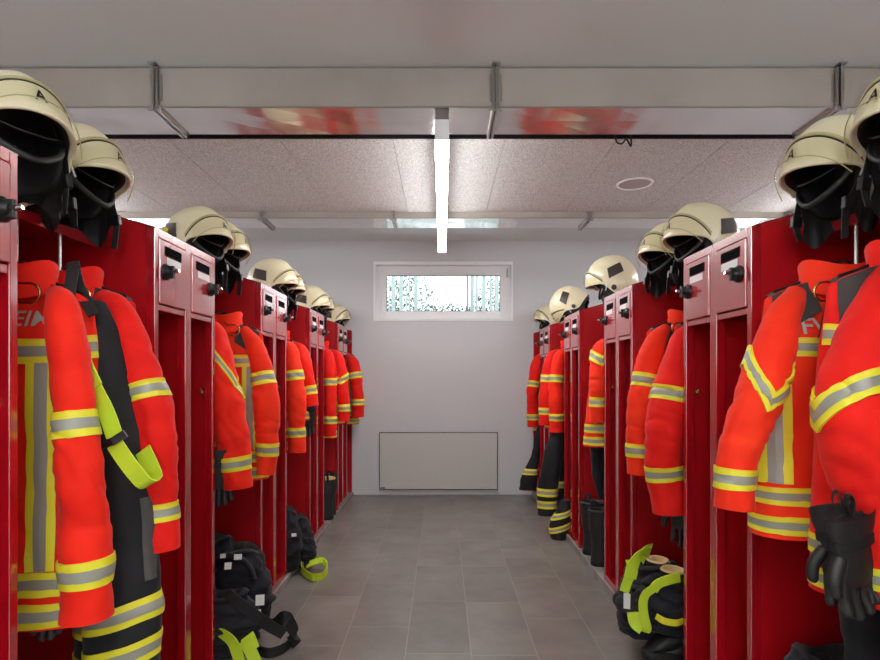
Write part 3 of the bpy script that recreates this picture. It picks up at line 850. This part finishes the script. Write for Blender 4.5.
    for k, py in enumerate(bands):
        z = H - (py - VY) * d / F
        v = min([i / 400 for i in range(401)], key=lambda t: abs(catmull(path, t).z - z))
        if vee and k == 0:
            vf = lambda u, v=v: v + vee / Ls * (.5 - 2 * min(abs(((u - vee_u + .5) % 1) - .5), .25) * 2)
        else: vf = lambda u, v=v: v
        dv = (catmull(path, min(v + .01, 1)) - catmull(path, max(v - .01, 0))).length / (min(v + .01, 1) - max(v - .01, 0))
        hv = bh / dv
        band_mesh(fs, ns, lambda u, vf=vf, hv=hv: min(vf(u), 1 - hv), hv, 0, 1, mu * (3 if vee and k == 0 else 1), .0065 if vee and k == 0 else .004).build('reflective_band', ['yellow', 'silver'], so)
    # wall-side sleeve
    z1 = P3[-1].z
    pw = [Vector((xc - cd * (wid - .08), yt, neck - .10)), Vector((xc - cd * (wid + .015), yt - .01, neck - .17)), Vector((xc - cd * (wid + .03), yt - .02, neck - .42)), Vector((xc - cd * (wid + .02), yt - .02, z1))]
    fi = sleeve_surface(pw, [.05, .068, .066, .055], cd, seed + 9)
    sleeve(fi, pw)
    # hanger
    hg = thing('coat_hanger', label.split(',')[0].replace('red firefighter jacket', 'hanger of the red jacket' if len(label.split(',')[0].split()) < 14 else 'hanger of jacket', 1), 'hanger', (xc, yt, neck), 'black coat hangers')
    m = MB(); hp = [(xc + s * q, yt, ztop(q) + .001 + (.012 if q < .06 else -.004)) for s, q in ((-1, .17), (-1, .1), (-1, .05))] + [(xc, yt, neck + .03)] + [(xc + q, yt, ztop(q) + .001 + (.012 if q < .06 else -.004)) for q in (.05, .1, .17)]
    m.tube(smooth_path(hp, 30), .011, 8, ry=.006); m.build('hanger_bar', 'black_plastic', hg)
    m = MB(); rx = side * ((XL if side < 0 else XR) + .212)
    m.tube(smooth_path([(xc, yt, neck + .03), (xc * .5 + rx * .5, yt, neck + .04), (rx, yt + .04, 1.617)], 12), .004, 8); m.build('hanger_hook', 'steel', hg)
    m = MB(); yl = yt - .082; pts_ = []
    for k in range(11):
        an = -PI / 2 + PI * k / 10; pts_.append((xc + cd * (.085 + .026 * math.cos(an)), yl, neck - .052 + .026 * math.sin(an) - .010))
    pts_ = [(xc - cd * .0, yl + .055, neck - .05), (xc + cd * .04, yl + .012, neck - .082)] + pts_ + [(xc + cd * .04, yl + .012, neck - .030), (xc - cd * .0, yl + .055, neck + .01)]
    m.tube(smooth_path(pts_, 40), .0034, 8)
    m.build('wire_loop', 'brass', hg)
    return root

# rod positions along the bays
rl = lambda k, i: BL(k) + (.245, .425)[i]
rr_ = lambda k, i: BR(k) + (.235, .425)[i]
jacket('red firefighter jacket at the far left with EIM lettered on its back', -1, 0, 1.43, rl(0, 0), [(64, 318, 11), (77, 430, 20), (86, 545, 26), (89, 617, 24)], [423, 566], 617, neck=1.585, text=('EIM', .060, .072, 1.455), patch=False, bh=.033, sa_=.112)
jacket('red firefighter jacket with grey shoulder patch behind the black trousers, left', -1, 0, 1.66, rl(0, 1), [(122, 318, 15), (149, 400, 21), (157, 470, 21), (161, 549, 17)], [392, 508], 545, neck=1.605, bh=.026, mat='jacket_deep')
jacket('red firefighter jacket half hidden behind the pink left doors, zigzag tape on its sleeve', -1, 1, 2.54, rl(1, 0), [(214, 338, 13), (226, 400, 16), (234, 450, 17), (238, 488, 14)], [378, 462], 478, neck=1.60, vee=.13, vee_u=.02)
jacket('red firefighter jacket with wide grey shoulder patch above the black bundle, left', -1, 1, 2.75, rl(1, 1), [(256, 350, 9), (266, 398, 13.5), (267, 440, 12), (265, 474, 9)], [379, 448], 478, neck=1.60, mat='jacket_orange')
jacket('red firefighter jacket in the third left bay, nearer of its two', -1, 2, 3.64, rl(2, 0), [(290, 354, 9), (296, 395, 10), (297, 430, 9.5), (297, 452, 8.5)], [376, 432], 450, mat='jacket_orange', res=.8)
jacket('red firefighter jacket in the third left bay with short raised sleeve and gloves below', -1, 2, 3.88, rl(2, 1), [(301, 353, 7.5), (307, 375, 7.5), (310, 392, 7), (312, 406, 6)], [390], 420, mat='jacket', res=.8)
jacket('red firefighter jacket in the fourth left bay, nearer of its two', -1, 3, 4.74, rl(3, 0), [(328, 358, 6.5), (330, 390, 6.7), (330, 420, 6.5), (330, 436, 6)], [382, 420], 438, mat='jacket_deep', res=.7)
jacket('red firefighter jacket in the fourth left bay, farther of its two', -1, 3, 4.97, rl(3, 1), [(338, 359, 6), (342, 385, 6.8), (344, 408, 6.3), (344, 421, 5.5)], [379, 408], 424, mat='jacket_deep', res=.7, vee=.03)
jacket('red firefighter jacket alone at the window end of the left row', -1, 4, 5.8, BL(4) + .2, [(353, 364, 6), (357, 388, 6.8), (358, 406, 6.5), (358, 417, 6)], [375.5, 402], 424, mat='jacket_deep', res=.7)
jacket('red firefighter jacket at the right edge with gloves hanging from it', 1, 0, 1.33, rr_(0, 0), [(876, 325, 28), (858, 412, 42), (880, 500, 38), (908, 600, 32)], [400, 562], 590, neck=1.61, vee=.08, vee_u=.03, bh=.028, mat='jacket_deep', toff=-.05)
jacket('red firefighter jacket with FW lettered on its back, before bare red steel', 1, 0, 1.52, rr_(0, 1), [(781, 325, 17), (761, 390, 25), (739, 450, 20), (736, 508, 18)], [383, 475], 533, neck=1.60, vee=.10, text=('FW', .062, .09, 1.44), mat='jacket_orange', bh=.027, toff=.01, sa_=.2)
jacket('red firefighter jacket against the near pink right doors, long sleeve lowest', 1, 1, 2.45, rr_(1, 0), [(684, 348, 16), (671, 400, 21), (664, 450, 20), (671, 512, 17)], [395, 471], 513, neck=1.60, mat='jacket_deep')
jacket('red firefighter jacket behind the long sleeved one in the second right bay', 1, 1, 2.65, rr_(1, 1), [(654, 347, 12), (644, 392, 15), (641, 435, 14), (640, 474, 12)], [381, 449], 472, mat='jacket_orange')
jacket('red firefighter jacket alone in the third right bay, double tape at its hem', 1, 2, 3.56, rr_(2, 0) - .02, [(601, 350, 9), (599, 380, 9.5), (598, 405, 9), (598, 422, 8)], [359, 402], 446, mat='jacket_orange', res=.8, vee=.03, tilt=-.05)
jacket('red firefighter jacket in the fourth right bay above the striped trousers', 1, 3, 4.69, rr_(3, 0), [(559, 359, 6.5), (556, 392, 7.4), (556, 418, 7.4), (556, 432, 7)], [379, 417], 436, res=.7)
jacket('red firefighter jacket in the fourth right bay, farther of its two', 1, 3, 4.9, rr_(3, 1), [(551, 360, 6.5), (546, 392, 7), (545, 414, 6.5), (545, 425, 6)], [379, 411], 428, res=.7, mat='jacket_deep')
jacket('red firefighter jacket alone at the window end of the right row', 1, 4, 5.8, BR(4) + .18, [(538, 362, 6), (533, 392, 6.2), (533, 415, 6), (533, 427, 5.5)], [384, 417], 431, res=.7, mat='jacket_deep')

# ------------------------------------------------------------------ trousers hanging
def leg_surface(path, rad, seed, flat=.75, amp=1):
    def f(u, v):
        vv = min(max(v, 0), 1); c = catmull(path, vv); r = catmull(rad, vv); a = 2 * PI * u
        p = c + Vector((r * math.cos(a), r * flat * math.sin(a), 0))
        w = noise.noise(Vector((p.x * 12 + seed, p.y * 12, p.z * 5))) * .012 + noise.noise(Vector((p.x * 6 + seed, p.y * 6, p.z * 20))) * .007
        return p + Vector((math.cos(a), math.sin(a), 0)) * w * amp
    return f
def leg(root, pts, d, bands, seed, flat=.75, tilt=0, hb=.028, mat='trouser', n=(34, 40), dy=0):
    path = [P(a, b, d) + Vector((0, dy, 0)) for a, b, c in pts]; rad = [c * d / F for a, b, c in pts]
    f = leg_surface(path, rad, seed, flat); m = MB()
    rings = [[f(i / n[0], j / n[1]) for i in range(n[0])] for j in range(n[1] + 1)]
    e = path[-1]
    m.loft(rings, 0, cap0=True); m.loft([rings[-1], [e + (p - e) * .85 + Vector((0, 0, .03)) for p in rings[-1]]], 1, cap1=True)
    o = m.build('trouser_leg', [mat, 'lining'], root)
    nn = make_nrm(f, 1); q = f(.75, .5) - catmull(path, .5)
    if nn(.75, .5).dot(q) < 0: nn = make_nrm(f, -1)
    for py in bands:
        z = H - (py - VY) * d / F
        v = min([i / 400 for i in range(401)], key=lambda t: abs(catmull(path, t).z - z))
        dv = abs(catmull(path, min(v + .01, 1)).z - catmull(path, max(v - .01, 0)).z) / (min(v + .01, 1) - max(v - .01, 0)); hv = hb / dv
        band_mesh(f, nn, lambda u: min(v - tilt / dv * math.cos(2 * PI * u), 1 - hv), hv, 0, 1, n[0]).build('reflective_band', ['yellow', 'silver'], o)
    return o, f, nn
t = thing('firefighter_trousers', 'black firefighter trousers with lime braces hanging between the two left jackets', 'trousers', (-.97, 1.58, .3), 'hanging black firefighter trousers')
o, f, nn = leg(t, [(84, 300, 13), (95, 360, 26), (108, 450, 34), (114, 540, 36), (117, 620, 37), (118, 700, 36), (118, 740, 34)], 1.56, [614, 655], 3, tilt=.026, hb=.032, dy=.03)
leg(t, [(78, 310, 13), (85, 380, 22), (88, 480, 26), (88, 600, 28), (86, 735, 28)], 1.62, [632, 674], 8, hb=.032, dy=.07)
m = MB(); g = [[f(.91 + .11 * i / 6 * (.6 + .4 * math.sin(PI * j / 10)), .42 + .16 * j / 10) + nn(.9, .5) * .004 for i in range(7)] for j in range(11)]
m.loft(g, closed=False); m.build('knee_patch', 'knee', o)
fr = 1.455
m = MB(); m.ribbon(smooth_path([P(80, 352, fr), P(92, 384, fr - .01), P(106, 412, fr - .015), P(116, 440, fr - .015)], 16), .046, .004, (1, -.1, .55)); m.build('braces', 'lime', t)
m = MB(); m.ribbon(smooth_path([P(80, 356, fr - .006), P(86, 371, fr - .012), P(94, 388, fr - .018)], 8), .05, .005, (1, -.1, .55)); m.build('braces_tab', 'lime', t)
m = MB(); m.ribbon(smooth_path([P(114, 443, fr - .01), P(124, 458, fr - .02), P(136, 474, fr - .025), P(146, 484, fr - .01), P(154, 481, fr + .02), P(151, 468, fr + .06), P(143, 450, fr + .09)], 30), .046, .004, [(1, -.1, .55)] * 20 + [(1, -.1, .3)] * 10); m.build('braces', 'lime', t)
m = MB(); c = P(114, 441, fr - .02); m.ribbon([c + Vector((-.035, 0, -.012)), c + Vector((0, -.004, 0)), c + Vector((.03, 0, .02))], .02, .008, (0, 0, 1)); m.build('buckle', 'black_plastic', t)
m = MB(); m.ribbon(smooth_path([P(73, 268, 1.52), P(69, 300, 1.5), P(73, 335, 1.47), P(80, 354, 1.455)], 14), .03, .004, (1, .2, 0)); m.build('strap', 'webbing', t)
m = MB(); m.ribbon(smooth_path([P(73, 262, 1.56), P(80, 290, 1.54), P(94, 315, 1.5)], 10), .03, .004, (1, .2, 0)); m.build('strap', 'webbing', t)

t = thing('firefighter_trousers', 'black firefighter trousers with two yellow silver bands, hanging in the fourth right bay', 'trousers', (1.0, 4.8, .3), 'hanging black firefighter trousers')
leg(t, [(561, 420, 5), (556, 440, 8), (551, 465, 10), (547, 490, 10), (546, 514, 9)], 4.70, [491, 503], 4, hb=.032, n=(26, 30), dy=-.03)
leg(t, [(562, 425, 5), (562, 450, 7), (562, 500, 7)], 4.85, [484], 5, hb=.03, n=(22, 20))
t = thing('firefighter_trousers', 'black trouser leg with one yellow band swinging out by the window wall', 'trousers', (.93, 5.6, .15), 'hanging black firefighter trousers')
leg(t, [(541, 425, 3), (538, 445, 4), (535, 460, 5), (530, 476, 7.5), (528, 490, 9)], 5.70, [472], 6, hb=.03, n=(22, 24), dy=.03)
t = thing('firefighter_trousers', 'black trousers hanging below the lone jacket in the third right bay', 'trousers', (1.05, 3.7, .5), 'hanging black firefighter trousers')
leg(t, [(604, 400, 8), (600, 440, 8.5), (600, 470, 8), (604, 498, 7)], 3.72, [], 7, n=(24, 24), mat='navy')
t = thing('firefighter_trousers', 'black trousers hanging in the shadow at the right edge under the gloves', 'trousers', (1.2, 1.55, .4), 'hanging black firefighter trousers')
leg(t, [(872, 420, 20), (870, 520, 24), (868, 620, 24), (870, 665, 22)], 1.5, [], 11, n=(26, 24))

# ------------------------------------------------------------------ boots
def boot(root, x, y, z, yaw, h=.37, sc=1.0, lining='tan', lean=0):
    """leather boot: shaft, foot with toe cap, lugged sole, pull-on lining"""
    R = Matrix.Rotation(yaw, 3, 'Z')
    W = lambda q: Vector((x, y, z)) + R @ (Vector(q) * sc)
    n = 24; m = MB(); rings = []
    for k in range(15):                                   # heel-to-shaft column
        t = k / 14; zz = .03 + (h / sc - .03) * t
        rx = .075 - .012 * math.sin(PI * min(t * 1.6, 1)) + .012 * t; ry = .056 + .010 * t
        cx = -.02 + lean * t
        ring = []
        for i in range(n):
            a = 2 * PI * i / n
            w = noise.noise(Vector((math.cos(a) * 2 + x * 9, math.sin(a) * 2, zz * 16))) * .006 * (1 if t > .2 else .3)
            fx = .085 * max(0, math.cos(a)) ** 2 * max(0, 1 - t * 3.2)
            ring.append(W((cx + (rx + w) * math.cos(a) + fx, (ry + w) * math.sin(a), zz)))
        rings.append(ring)
    m.loft(rings, cap0=True); b = m.build('boot_shaft', 'leather', root)
    m = MB(); rings = []
    for k in range(14):                                   # toe box
        t = k / 13; xx = .02 + .155 * t
        hh = .085 * (1 - t ** 2.4) + .012 * (1 - t); ww = .050 * (1 - .9 * max(0, t - .5) ** 2 * 4 * .8)
        if k == 13: hh, ww = .012, .012
        rings.append([W((xx, ww * math.cos(2 * PI * i / n), .028 + max(0.0, (hh) * (.5 + .5 * math.sin(2 * PI * i / n))))) for i in range(n)])
    m.loft(rings, cap0=True, cap1=True); m.build('toe_cap', 'black_rubber', root)
    m = MB(); out = []
    for i in range(32):
        a = 2 * PI * i / 32; ca, sa = math.cos(a), math.sin(a)
        out.append(((.045 + .138 * ca), (.053 - .008 * (1 - ca) * .5) * (abs(sa) ** .75) * (1 if sa > 0 else -1)))
    ring = lambda k, zz: [W((.045 + (p[0] - .045) * k, p[1] * k, zz)) for p in out]
    m.loft([ring(.97, 0), ring(1, .004), ring(1.02, .02), ring(.98, .036)], cap0=True, cap1=True); m.build('sole', 'black_rubber', root)
    m = MB()
    top = h / sc; rt = .087; r2 = .066
    rg = lambda k, zz: [W((-.02 + lean + rt * k * math.cos(2 * PI * i / n), r2 * k * math.sin(2 * PI * i / n), zz)) for i in range(n)]
    m.loft([rg(1.02, top - .012), rg(1.05, top), rg(.95, top + .006), rg(.86, top - .01), rg(.8, top - .07)], cap1=True)
    m.build('boot_lining', lining, root)
    m = MB(); m.ribbon(smooth_path([W((-.06, .06, top - .03)), W((-.06, .072, top + .03)), W((-.03, .072, top + .03)), W((-.03, .062, top - .03))], 14), .018, .003, tuple(R @ Vector((1, 0, 0)))); m.build('pull_strap', 'webbing', root)
def boot_thing(label, x, y, z, yaw, **k):
    t = thing('firefighter_boot', label, 'boot', (x, y, z), 'black firefighter boots'); boot(t, x, y, z, yaw, **k); return t
boot_thing('black boot in the third right bay, farther of the pair', 1.09, 3.90, ZPR, -.1, lining='leather')
boot_thing('black boot in the third right bay, nearer of the pair', 1.085, 3.68, ZPR, .1, lining='leather')
boot_thing('black boot in the fourth left bay with tan lined top', -1.06, 4.92, ZPL, PI - .1, lining='tan')
boot_thing('black boot in the fourth left bay behind the tan lined one', -1.07, 5.08, ZPL, PI, lining='leather')
boot_thing('black boot standing dark in the fourth right bay', 1.12, 4.92, ZPR, 0, lining='leather')

# ------------------------------------------------------------------ trousers dropped over boots
def bundle(root, x, y, z, rx, ry, h, seed, mat='navy', n=(48, 34), lean=(0, 0), open_=.62):
    m = MB(); rings = []
    for j in range(n[1] + 1):
        t = j / n[1]
        k = .78 + .30 * math.sin(PI * min(1, t * 1.05)) - .12 * t
        ring = []
        for i in range(n[0]):
            a = 2 * PI * i / n[0]; ca, sa = math.cos(a), math.sin(a)
            fold = noise.noise(Vector((ca * 1.6 + seed, sa * 1.6, t * 5.5))) * .13 + noise.noise(Vector((ca * 2.5 + seed * 2, sa * 2.5, t * 13 + ca))) * .10 + .05 * math.sin(t * 24 + 2 * math.sin(a + seed))
            ring.append(Vector((x + lean[0] * t + rx * (k + fold) * ca, y + lean[1] * t + ry * (k + fold) * sa, z + h * t * (1 + .05 * math.sin(a * 2 + seed)))))
        rings.append(ring)
    m.loft(rings, 0, cap0=True)
    c = Vector((x + lean[0], y + lean[1], z + h)); top = rings[-1]
    m.loft([top, [c + (p - c) * .85 + Vector((0, 0, .015)) for p in top], [c + (p - c) * open_ + Vector((0, 0, -.02)) for p in top], [c + (p - c) * open_ * .8 + Vector((0, 0, -.14)) for p in top]], 1, cap1=True)
    return m.build('folded_trouser_leg', [mat, 'lining'], root)
def tagpatch(root, c, w, h, nx, name='care_tag'):
    m = MB(); c = Vector(c); nx = Vector(nx).normalized(); r = Vector((0, 0, 1)).cross(nx).normalized(); u = nx.cross(r)
    v = [c + r * a * w / 2 + u * b * h / 2 + nx * e for e in (0, .003) for a, b in ((-1, -1), (1, -1), (1, 1), (-1, 1))]
    m.add(v, [(0, 1, 2, 3), (7, 6, 5, 4), (0, 4, 5, 1), (1, 5, 6, 2), (2, 6, 7, 3), (3, 7, 4, 0)]); m.build(name, 'tag', root)

# left second bay: two bundles, lime braces and black braces spilling on the tiles
t = thing('folded_trousers', 'dark trousers rolled over boots on the floor of the second left bay, white tags inside', 'trousers', (-1.04, 2.68, ZPL), 'black trousers rolled down over boots')
bundle(t, -1.02, 2.76, ZPL, .15, .13, .40, 4, lean=(.03, -.02)); bundle(t, -1.14, 2.80, ZPL, .12, .12, .44, 9)
m = MB(); m.tube(smooth_path([P(217, 560, 2.66), P(226, 556, 2.64), P(238, 558, 2.62), P(249, 566, 2.6), P(255, 580, 2.58)], 20), .016, 8, ry=.009); m.build('waistband', 'webbing', t)
tagpatch(t, P(228, 566, 2.53), .03, .03, (.2, -1, .5)); tagpatch(t, P(238, 557, 2.60), .035, .025, (.2, -1, .5)); tagpatch(t, P(223, 556, 2.62), .025, .02, (.2, -1, .5))
t = thing('folded_trousers', 'dark trousers with lime and black braces spilling onto the tiles, near the left edge', 'trousers', (-.98, 2.45, ZPL), 'black trousers rolled down over boots')
bundle(t, -1.02, 2.54, ZPL, .17, .10, .27, 14, lean=(.02, -.02)); bundle(t, -1.14, 2.54, ZPL, .13, .10, .31, 17)
m = MB(); a = 2.44
m.ribbon(smooth_path([P(213, 634, a), P(222, 634, a - .01), P(232, 642, a - .03), P(238, 656, a - .04), P(242, 672, a - .04)], 20), .05, .004, 'xz'); m.build('braces', 'lime', t)
m = MB(); m.ribbon(smooth_path([P(244, 640, a - .0), P(250, 650, a - .03), P(256, 664, a - .05), P(258, 676, a - .05)], 16), .052, .004, (1, .1, .3)); m.build('braces', 'lime', t)
m = MB(); m.ribbon(smooth_path([P(247, 636, a - .0), P(250, 642, a - .02), P(253, 650, a - .035)], 8), .06, .006, (1, .1, .3)); m.build('braces_tab', 'lime', t)
# black braces loop lying in the aisle
def fp(px, py, z=.012): d = F * (H - z) / (py - VY); return Vector(((px - VX) * d / F, d, z))
m = MB(); m.ribbon(smooth_path([P(228, 594, 2.44), P(240, 604, 2.44), P(256, 616, 2.46), P(268, 625, 2.50), P(284, 634, 2.55)], 22), .05, .005, (.3, 0, 1)); m.build('black_brace', 'webbing', t)
m = MB(); m.ribbon(smooth_path([fp(286, 622, .12), fp(294, 633, .06), fp(292, 640, .03), fp(284, 648, .025), fp(270, 653, .025), fp(258, 650, .025), fp(251, 643, .03)], 30), .045, .005, (0, .15, 1)); m.build('black_brace', 'webbing', t)
m = MB(); m.ribbon(smooth_path([fp(262, 618, .09), fp(272, 626, .10), fp(284, 618, .16), fp(291, 625, .12), fp(296, 636, .05), fp(290, 643, .03)], 26), .065, .006, (0, .3, 1)); m.build('black_brace', 'webbing', t)
tagpatch(t, P(260, 600, 2.5), .038, .045, (.2, -1, .25)); tagpatch(t, P(258, 612, 2.47), .025, .02, (.2, -1, .25))
# left third bay
t = thing('folded_trousers', 'dark trousers over boots in the third left bay, lime loop on the tiles', 'trousers', (-.98, 3.65, ZPL), 'black trousers rolled down over boots')
bundle(t, -1.03, 3.64, ZPL, .10, .10, .38, 23, lean=(.0, 0)); bundle(t, -.975, 3.80, ZPL, .085, .10, .29, 29, lean=(.0, 0))
bundle(t, -.925, 3.74, .03, .07, .08, .19, 31)
m = MB(); m.ribbon(smooth_path([fp(301, 563, .07), fp(303, 571, .03), fp(312, 577, .028), fp(322, 576, .028), fp(327, 570, .03), fp(326, 564, .05), fp(318, 560, .06), fp(308, 561, .06), fp(303, 566, .05)], 40), .05, .004, (0, -.15, 1)); m.build('braces', 'lime', t)
m = MB(); m.ribbon(smooth_path([fp(306, 566, .045), fp(314, 562, .07), fp(322, 560, .07), fp(326, 564, .05)], 16), .035, .01, (0, .5, 1)); m.build('braces_tab', 'lime', t)
tagpatch(t, P(294, 535, 3.53), .03, .02, (.3, -1, .3))
# right second bay
t = thing('folded_trousers', 'dark trousers with lime braces pulled over tan lined boots, on the right', 'trousers', (1.0, 2.58, ZPR), 'black trousers rolled down over boots')
bundle(t, 1.0, 2.68, ZPR + .05, .155, .13, .30, 41, lean=(.03, 0)); bundle(t, 1.03, 2.50, ZPR + .12, .15, .12, .21, 46, lean=(.01, 0)); bundle(t, .93, 2.60, ZPR + .06, .11, .12, .22, 48, lean=(.03, 0))
for px, py, dd in ((658, 561, 2.66), (673, 571, 2.5)):
    c = P(px, py, dd); m = MB(); n = 28
    rg = lambda k, z: [Vector((c.x + .047 * k * math.cos(2 * PI * i / n), c.y + .052 * k * math.sin(2 * PI * i / n), c.z + z)) for i in range(n)]
    m.loft([rg(1.15, -.22), rg(1.12, -.03), rg(1.16, .004)], 1); m.loft([rg(1.16, .004), rg(1.0, .012), rg(.85, .004), rg(.8, -.012), rg(.5, -.016)], 0, cap1=True); m.build('boot_top', ['tan', 'leather'], t)
boot(t, 1.075, 2.47, ZPR, PI + .05, h=.26, lining='leather')
m = MB(); fr = 2.36
m.ribbon(smooth_path([P(650, 552, 2.52), P(640, 556, 2.45), P(633, 566, 2.41), P(630, 578, 2.40)], 14), .055, .004, 'xz'); m.build('braces', 'lime', t)
m = MB(); m.ribbon(smooth_path([P(651, 548, 2.56), P(645, 551, 2.50), P(641, 560, 2.45)], 10), .045, .004, 'xz'); m.build('braces', 'lime', t)
m = MB(); m.ribbon(smooth_path([P(630, 560, 2.50), P(633, 572, 2.46), P(628, 580, 2.46), P(624, 592, 2.45)], 14), .042, .004, (1, 0, -.1)); m.build('braces', 'lime', t)
m = MB(); m.ribbon(smooth_path([P(680, 577, 2.36), P(668, 580, 2.35), P(658, 584, 2.36), P(653, 590, 2.36)], 16), .045, .004, 'xz'); m.build('braces', 'lime', t)
m = MB(); m.ribbon(smooth_path([P(654, 588, 2.36), P(646, 594, 2.355), P(643, 603, 2.35), P(644, 616, 2.35), P(647, 628, 2.35), P(645, 632, 2.36)], 24), .038, .004, 'xz'); m.build('braces', 'lime', t)
m = MB(); m.ribbon(smooth_path([P(640, 622, 2.40), P(634, 612, 2.41), P(632, 600, 2.42), P(640, 592, 2.42)], 14), .02, .005, (1, 0, .4)); m.build('black_brace', 'webbing', t)
m = MB(); m.ribbon(smooth_path([P(634, 612, 2.40), P(636, 622, 2.39), P(643, 628, 2.37)], 10), .06, .004, (.7, 0, .6)); m.build('braces', 'lime', t)
tagpatch(t, P(627, 601, 2.42), .028, .065, (-.5, -1, .1))
m = MB(); c = P(667, 622, 2.33); m.ribbon(smooth_path([P(656, 616, 2.38), P(664, 621, 2.36), P(676, 623, 2.36), P(683, 621, 2.37)], 10), .03, .004, (0, -.2, 1)); m.build('reflective_band', 'yellow', t)
# right fourth bay, crumpled striped leg standing in the aisle
t = thing('folded_trousers', 'black trouser leg with yellow bands slumped over a boot before the fourth right locker', 'trousers', (.95, 4.5, 0), 'black trousers rolled down over boots')
leg(t, [(566, 500, 5), (565, 510, 8.5), (561, 522, 10.5), (559, 532, 10), (560, 539, 9)], 4.46, [513, 527], 21, hb=.026, n=(30, 26), tilt=.03)
# right edge, low in the dark
t = thing('folded_trousers', 'black bundle of trousers just showing at the bottom right, under the gloves', 'trousers', (1.13, 1.62, ZPR), 'black trousers rolled down over boots')
bundle(t, 1.12, 1.60, ZPR, .14, .12, .44, 52); bundle(t, 1.30, 1.62, ZPR, .13, .13, .44, 57)

# ------------------------------------------------------------------ gloves
def make_glove(mat):
    r = bpy.data.objects.new('work_glove', None); COL.objects.link(r)
    m = MB(); n = 20; rings = []                     # cuff and palm, hanging along -z, fingers lowest
    for z, w, d in ((0, .062, .030), (-.03, .060, .028), (-.07, .050, .022), (-.095, .046, .020), (-.13, .050, .022), (-.165, .050, .020), (-.185, .046, .016)):
        rings.append([Vector((w * math.cos(2 * PI * i / n) * (1 + .05 * noise.noise(Vector((i, z * 60, 1)))), d * math.sin(2 * PI * i / n), z)) for i in range(n)])
    m.loft(rings, cap1=True); m.loft([rings[0], [p * .85 + Vector((0, 0, -.02)) for p in rings[0]]], cap1=True)
    for k, (x, L) in enumerate(((-.036, .065), (-.012, .085), (.012, .080), (.034, .060))):
        m.tube(smooth_path([(x, 0, -.165), (x * 1.12, -.004, -.185 - L * .4), (x * 1.18, -.014, -.185 - L * .8), (x * 1.16, -.02, -.185 - L)], 10), [.0125] * 8 + [.010, .004], 10)
    m.tube(smooth_path([(-.038, 0, -.105), (-.066, -.01, -.135), (-.075, -.018, -.165), (-.072, -.022, -.185)], 10), [.015, .0155, .0155, .015, .0145, .014, .0135, .013, .011, .004], 10)
    m.build('glove_body', mat, r, world=False)
    m = MB(); m.ribbon([Vector((.053 * math.cos(2 * PI * i / 24), .025 * math.sin(2 * PI * i / 24), -.07)) for i in range(25)], .022, .004, (0, 0, 1)); m.build('wrist_strap', 'webbing', r, world=False)
    m = MB(); m.ribbon(smooth_path([(0, .0, -.01), (.01, 0, .02), (0, 0, .045), (-.01, 0, .02), (0, 0, -.01)], 16), .012, .003, (0, 1, 0)); m.build('hanging_loop', 'webbing', r, world=False)
    return r
gl = make_glove('leather'); gg = make_glove('glove_grey'); used = set()
def place_glove(src, label, px, py, d, rz, tilt=0, sc=1):
    o = src if src.name not in used else copy_tree(src); used.add(src.name)
    tag(o, label, 'glove', 'work gloves'); o.location = P(px, py, d)
    o.rotation_euler = (math.radians(10), math.radians(tilt), math.radians(rz)); o.scale = (sc,) * 3
place_glove(gl, 'black leather glove hanging at the right edge, fingers pointing down, nearer of two', 850, 512, 1.24, 10, -16, 1.0)
place_glove(gl, 'black leather glove hanging at the right edge, behind the nearer glove', 838, 508, 1.29, -25, -8, .95)
place_glove(gg, 'grey glove whose fingertips peek out under the EIM jacket', 40, 563, 1.53, 0, 0, .85)
place_glove(gl, 'black glove hanging beside the half hidden jacket in the second left bay', 224, 448, 2.46, 40, 0)
place_glove(gl, 'black glove hanging below the raised sleeve in the third left bay', 309, 400, 3.93, 30, 0)
place_glove(gl, 'black glove hanging beneath the long sleeve in the second right bay', 681, 488, 2.40, -40, 0)

# ------------------------------------------------------------------ light, world, camera
w = bpy.data.worlds.new('daylight'); S.world = w; w.use_nodes = True
bg = w.node_tree.nodes['Background']; bg.inputs[0].default_value = (.90, .95, 1.0, 1); bg.inputs[1].default_value = 2.6

cam = bpy.data.cameras.new('camera'); co = bpy.data.objects.new('camera', cam); COL.objects.link(co)
co.location = (0, 0, H); co.rotation_euler = (PI / 2, 0, 0)
cam.sensor_width = 36; cam.sensor_fit = 'HORIZONTAL'; cam.lens = F / 880 * 36
cam.shift_x = -(VX - 440) / 880; cam.shift_y = (VY - 330) / 880; cam.clip_start = .05
S.camera = co
S.view_settings.view_transform = 'Standard'; S.view_settings.look = 'None'; S.view_settings.gamma = 1; S.view_settings.use_curve_mapping = False
S.view_settings.exposure = 0.60
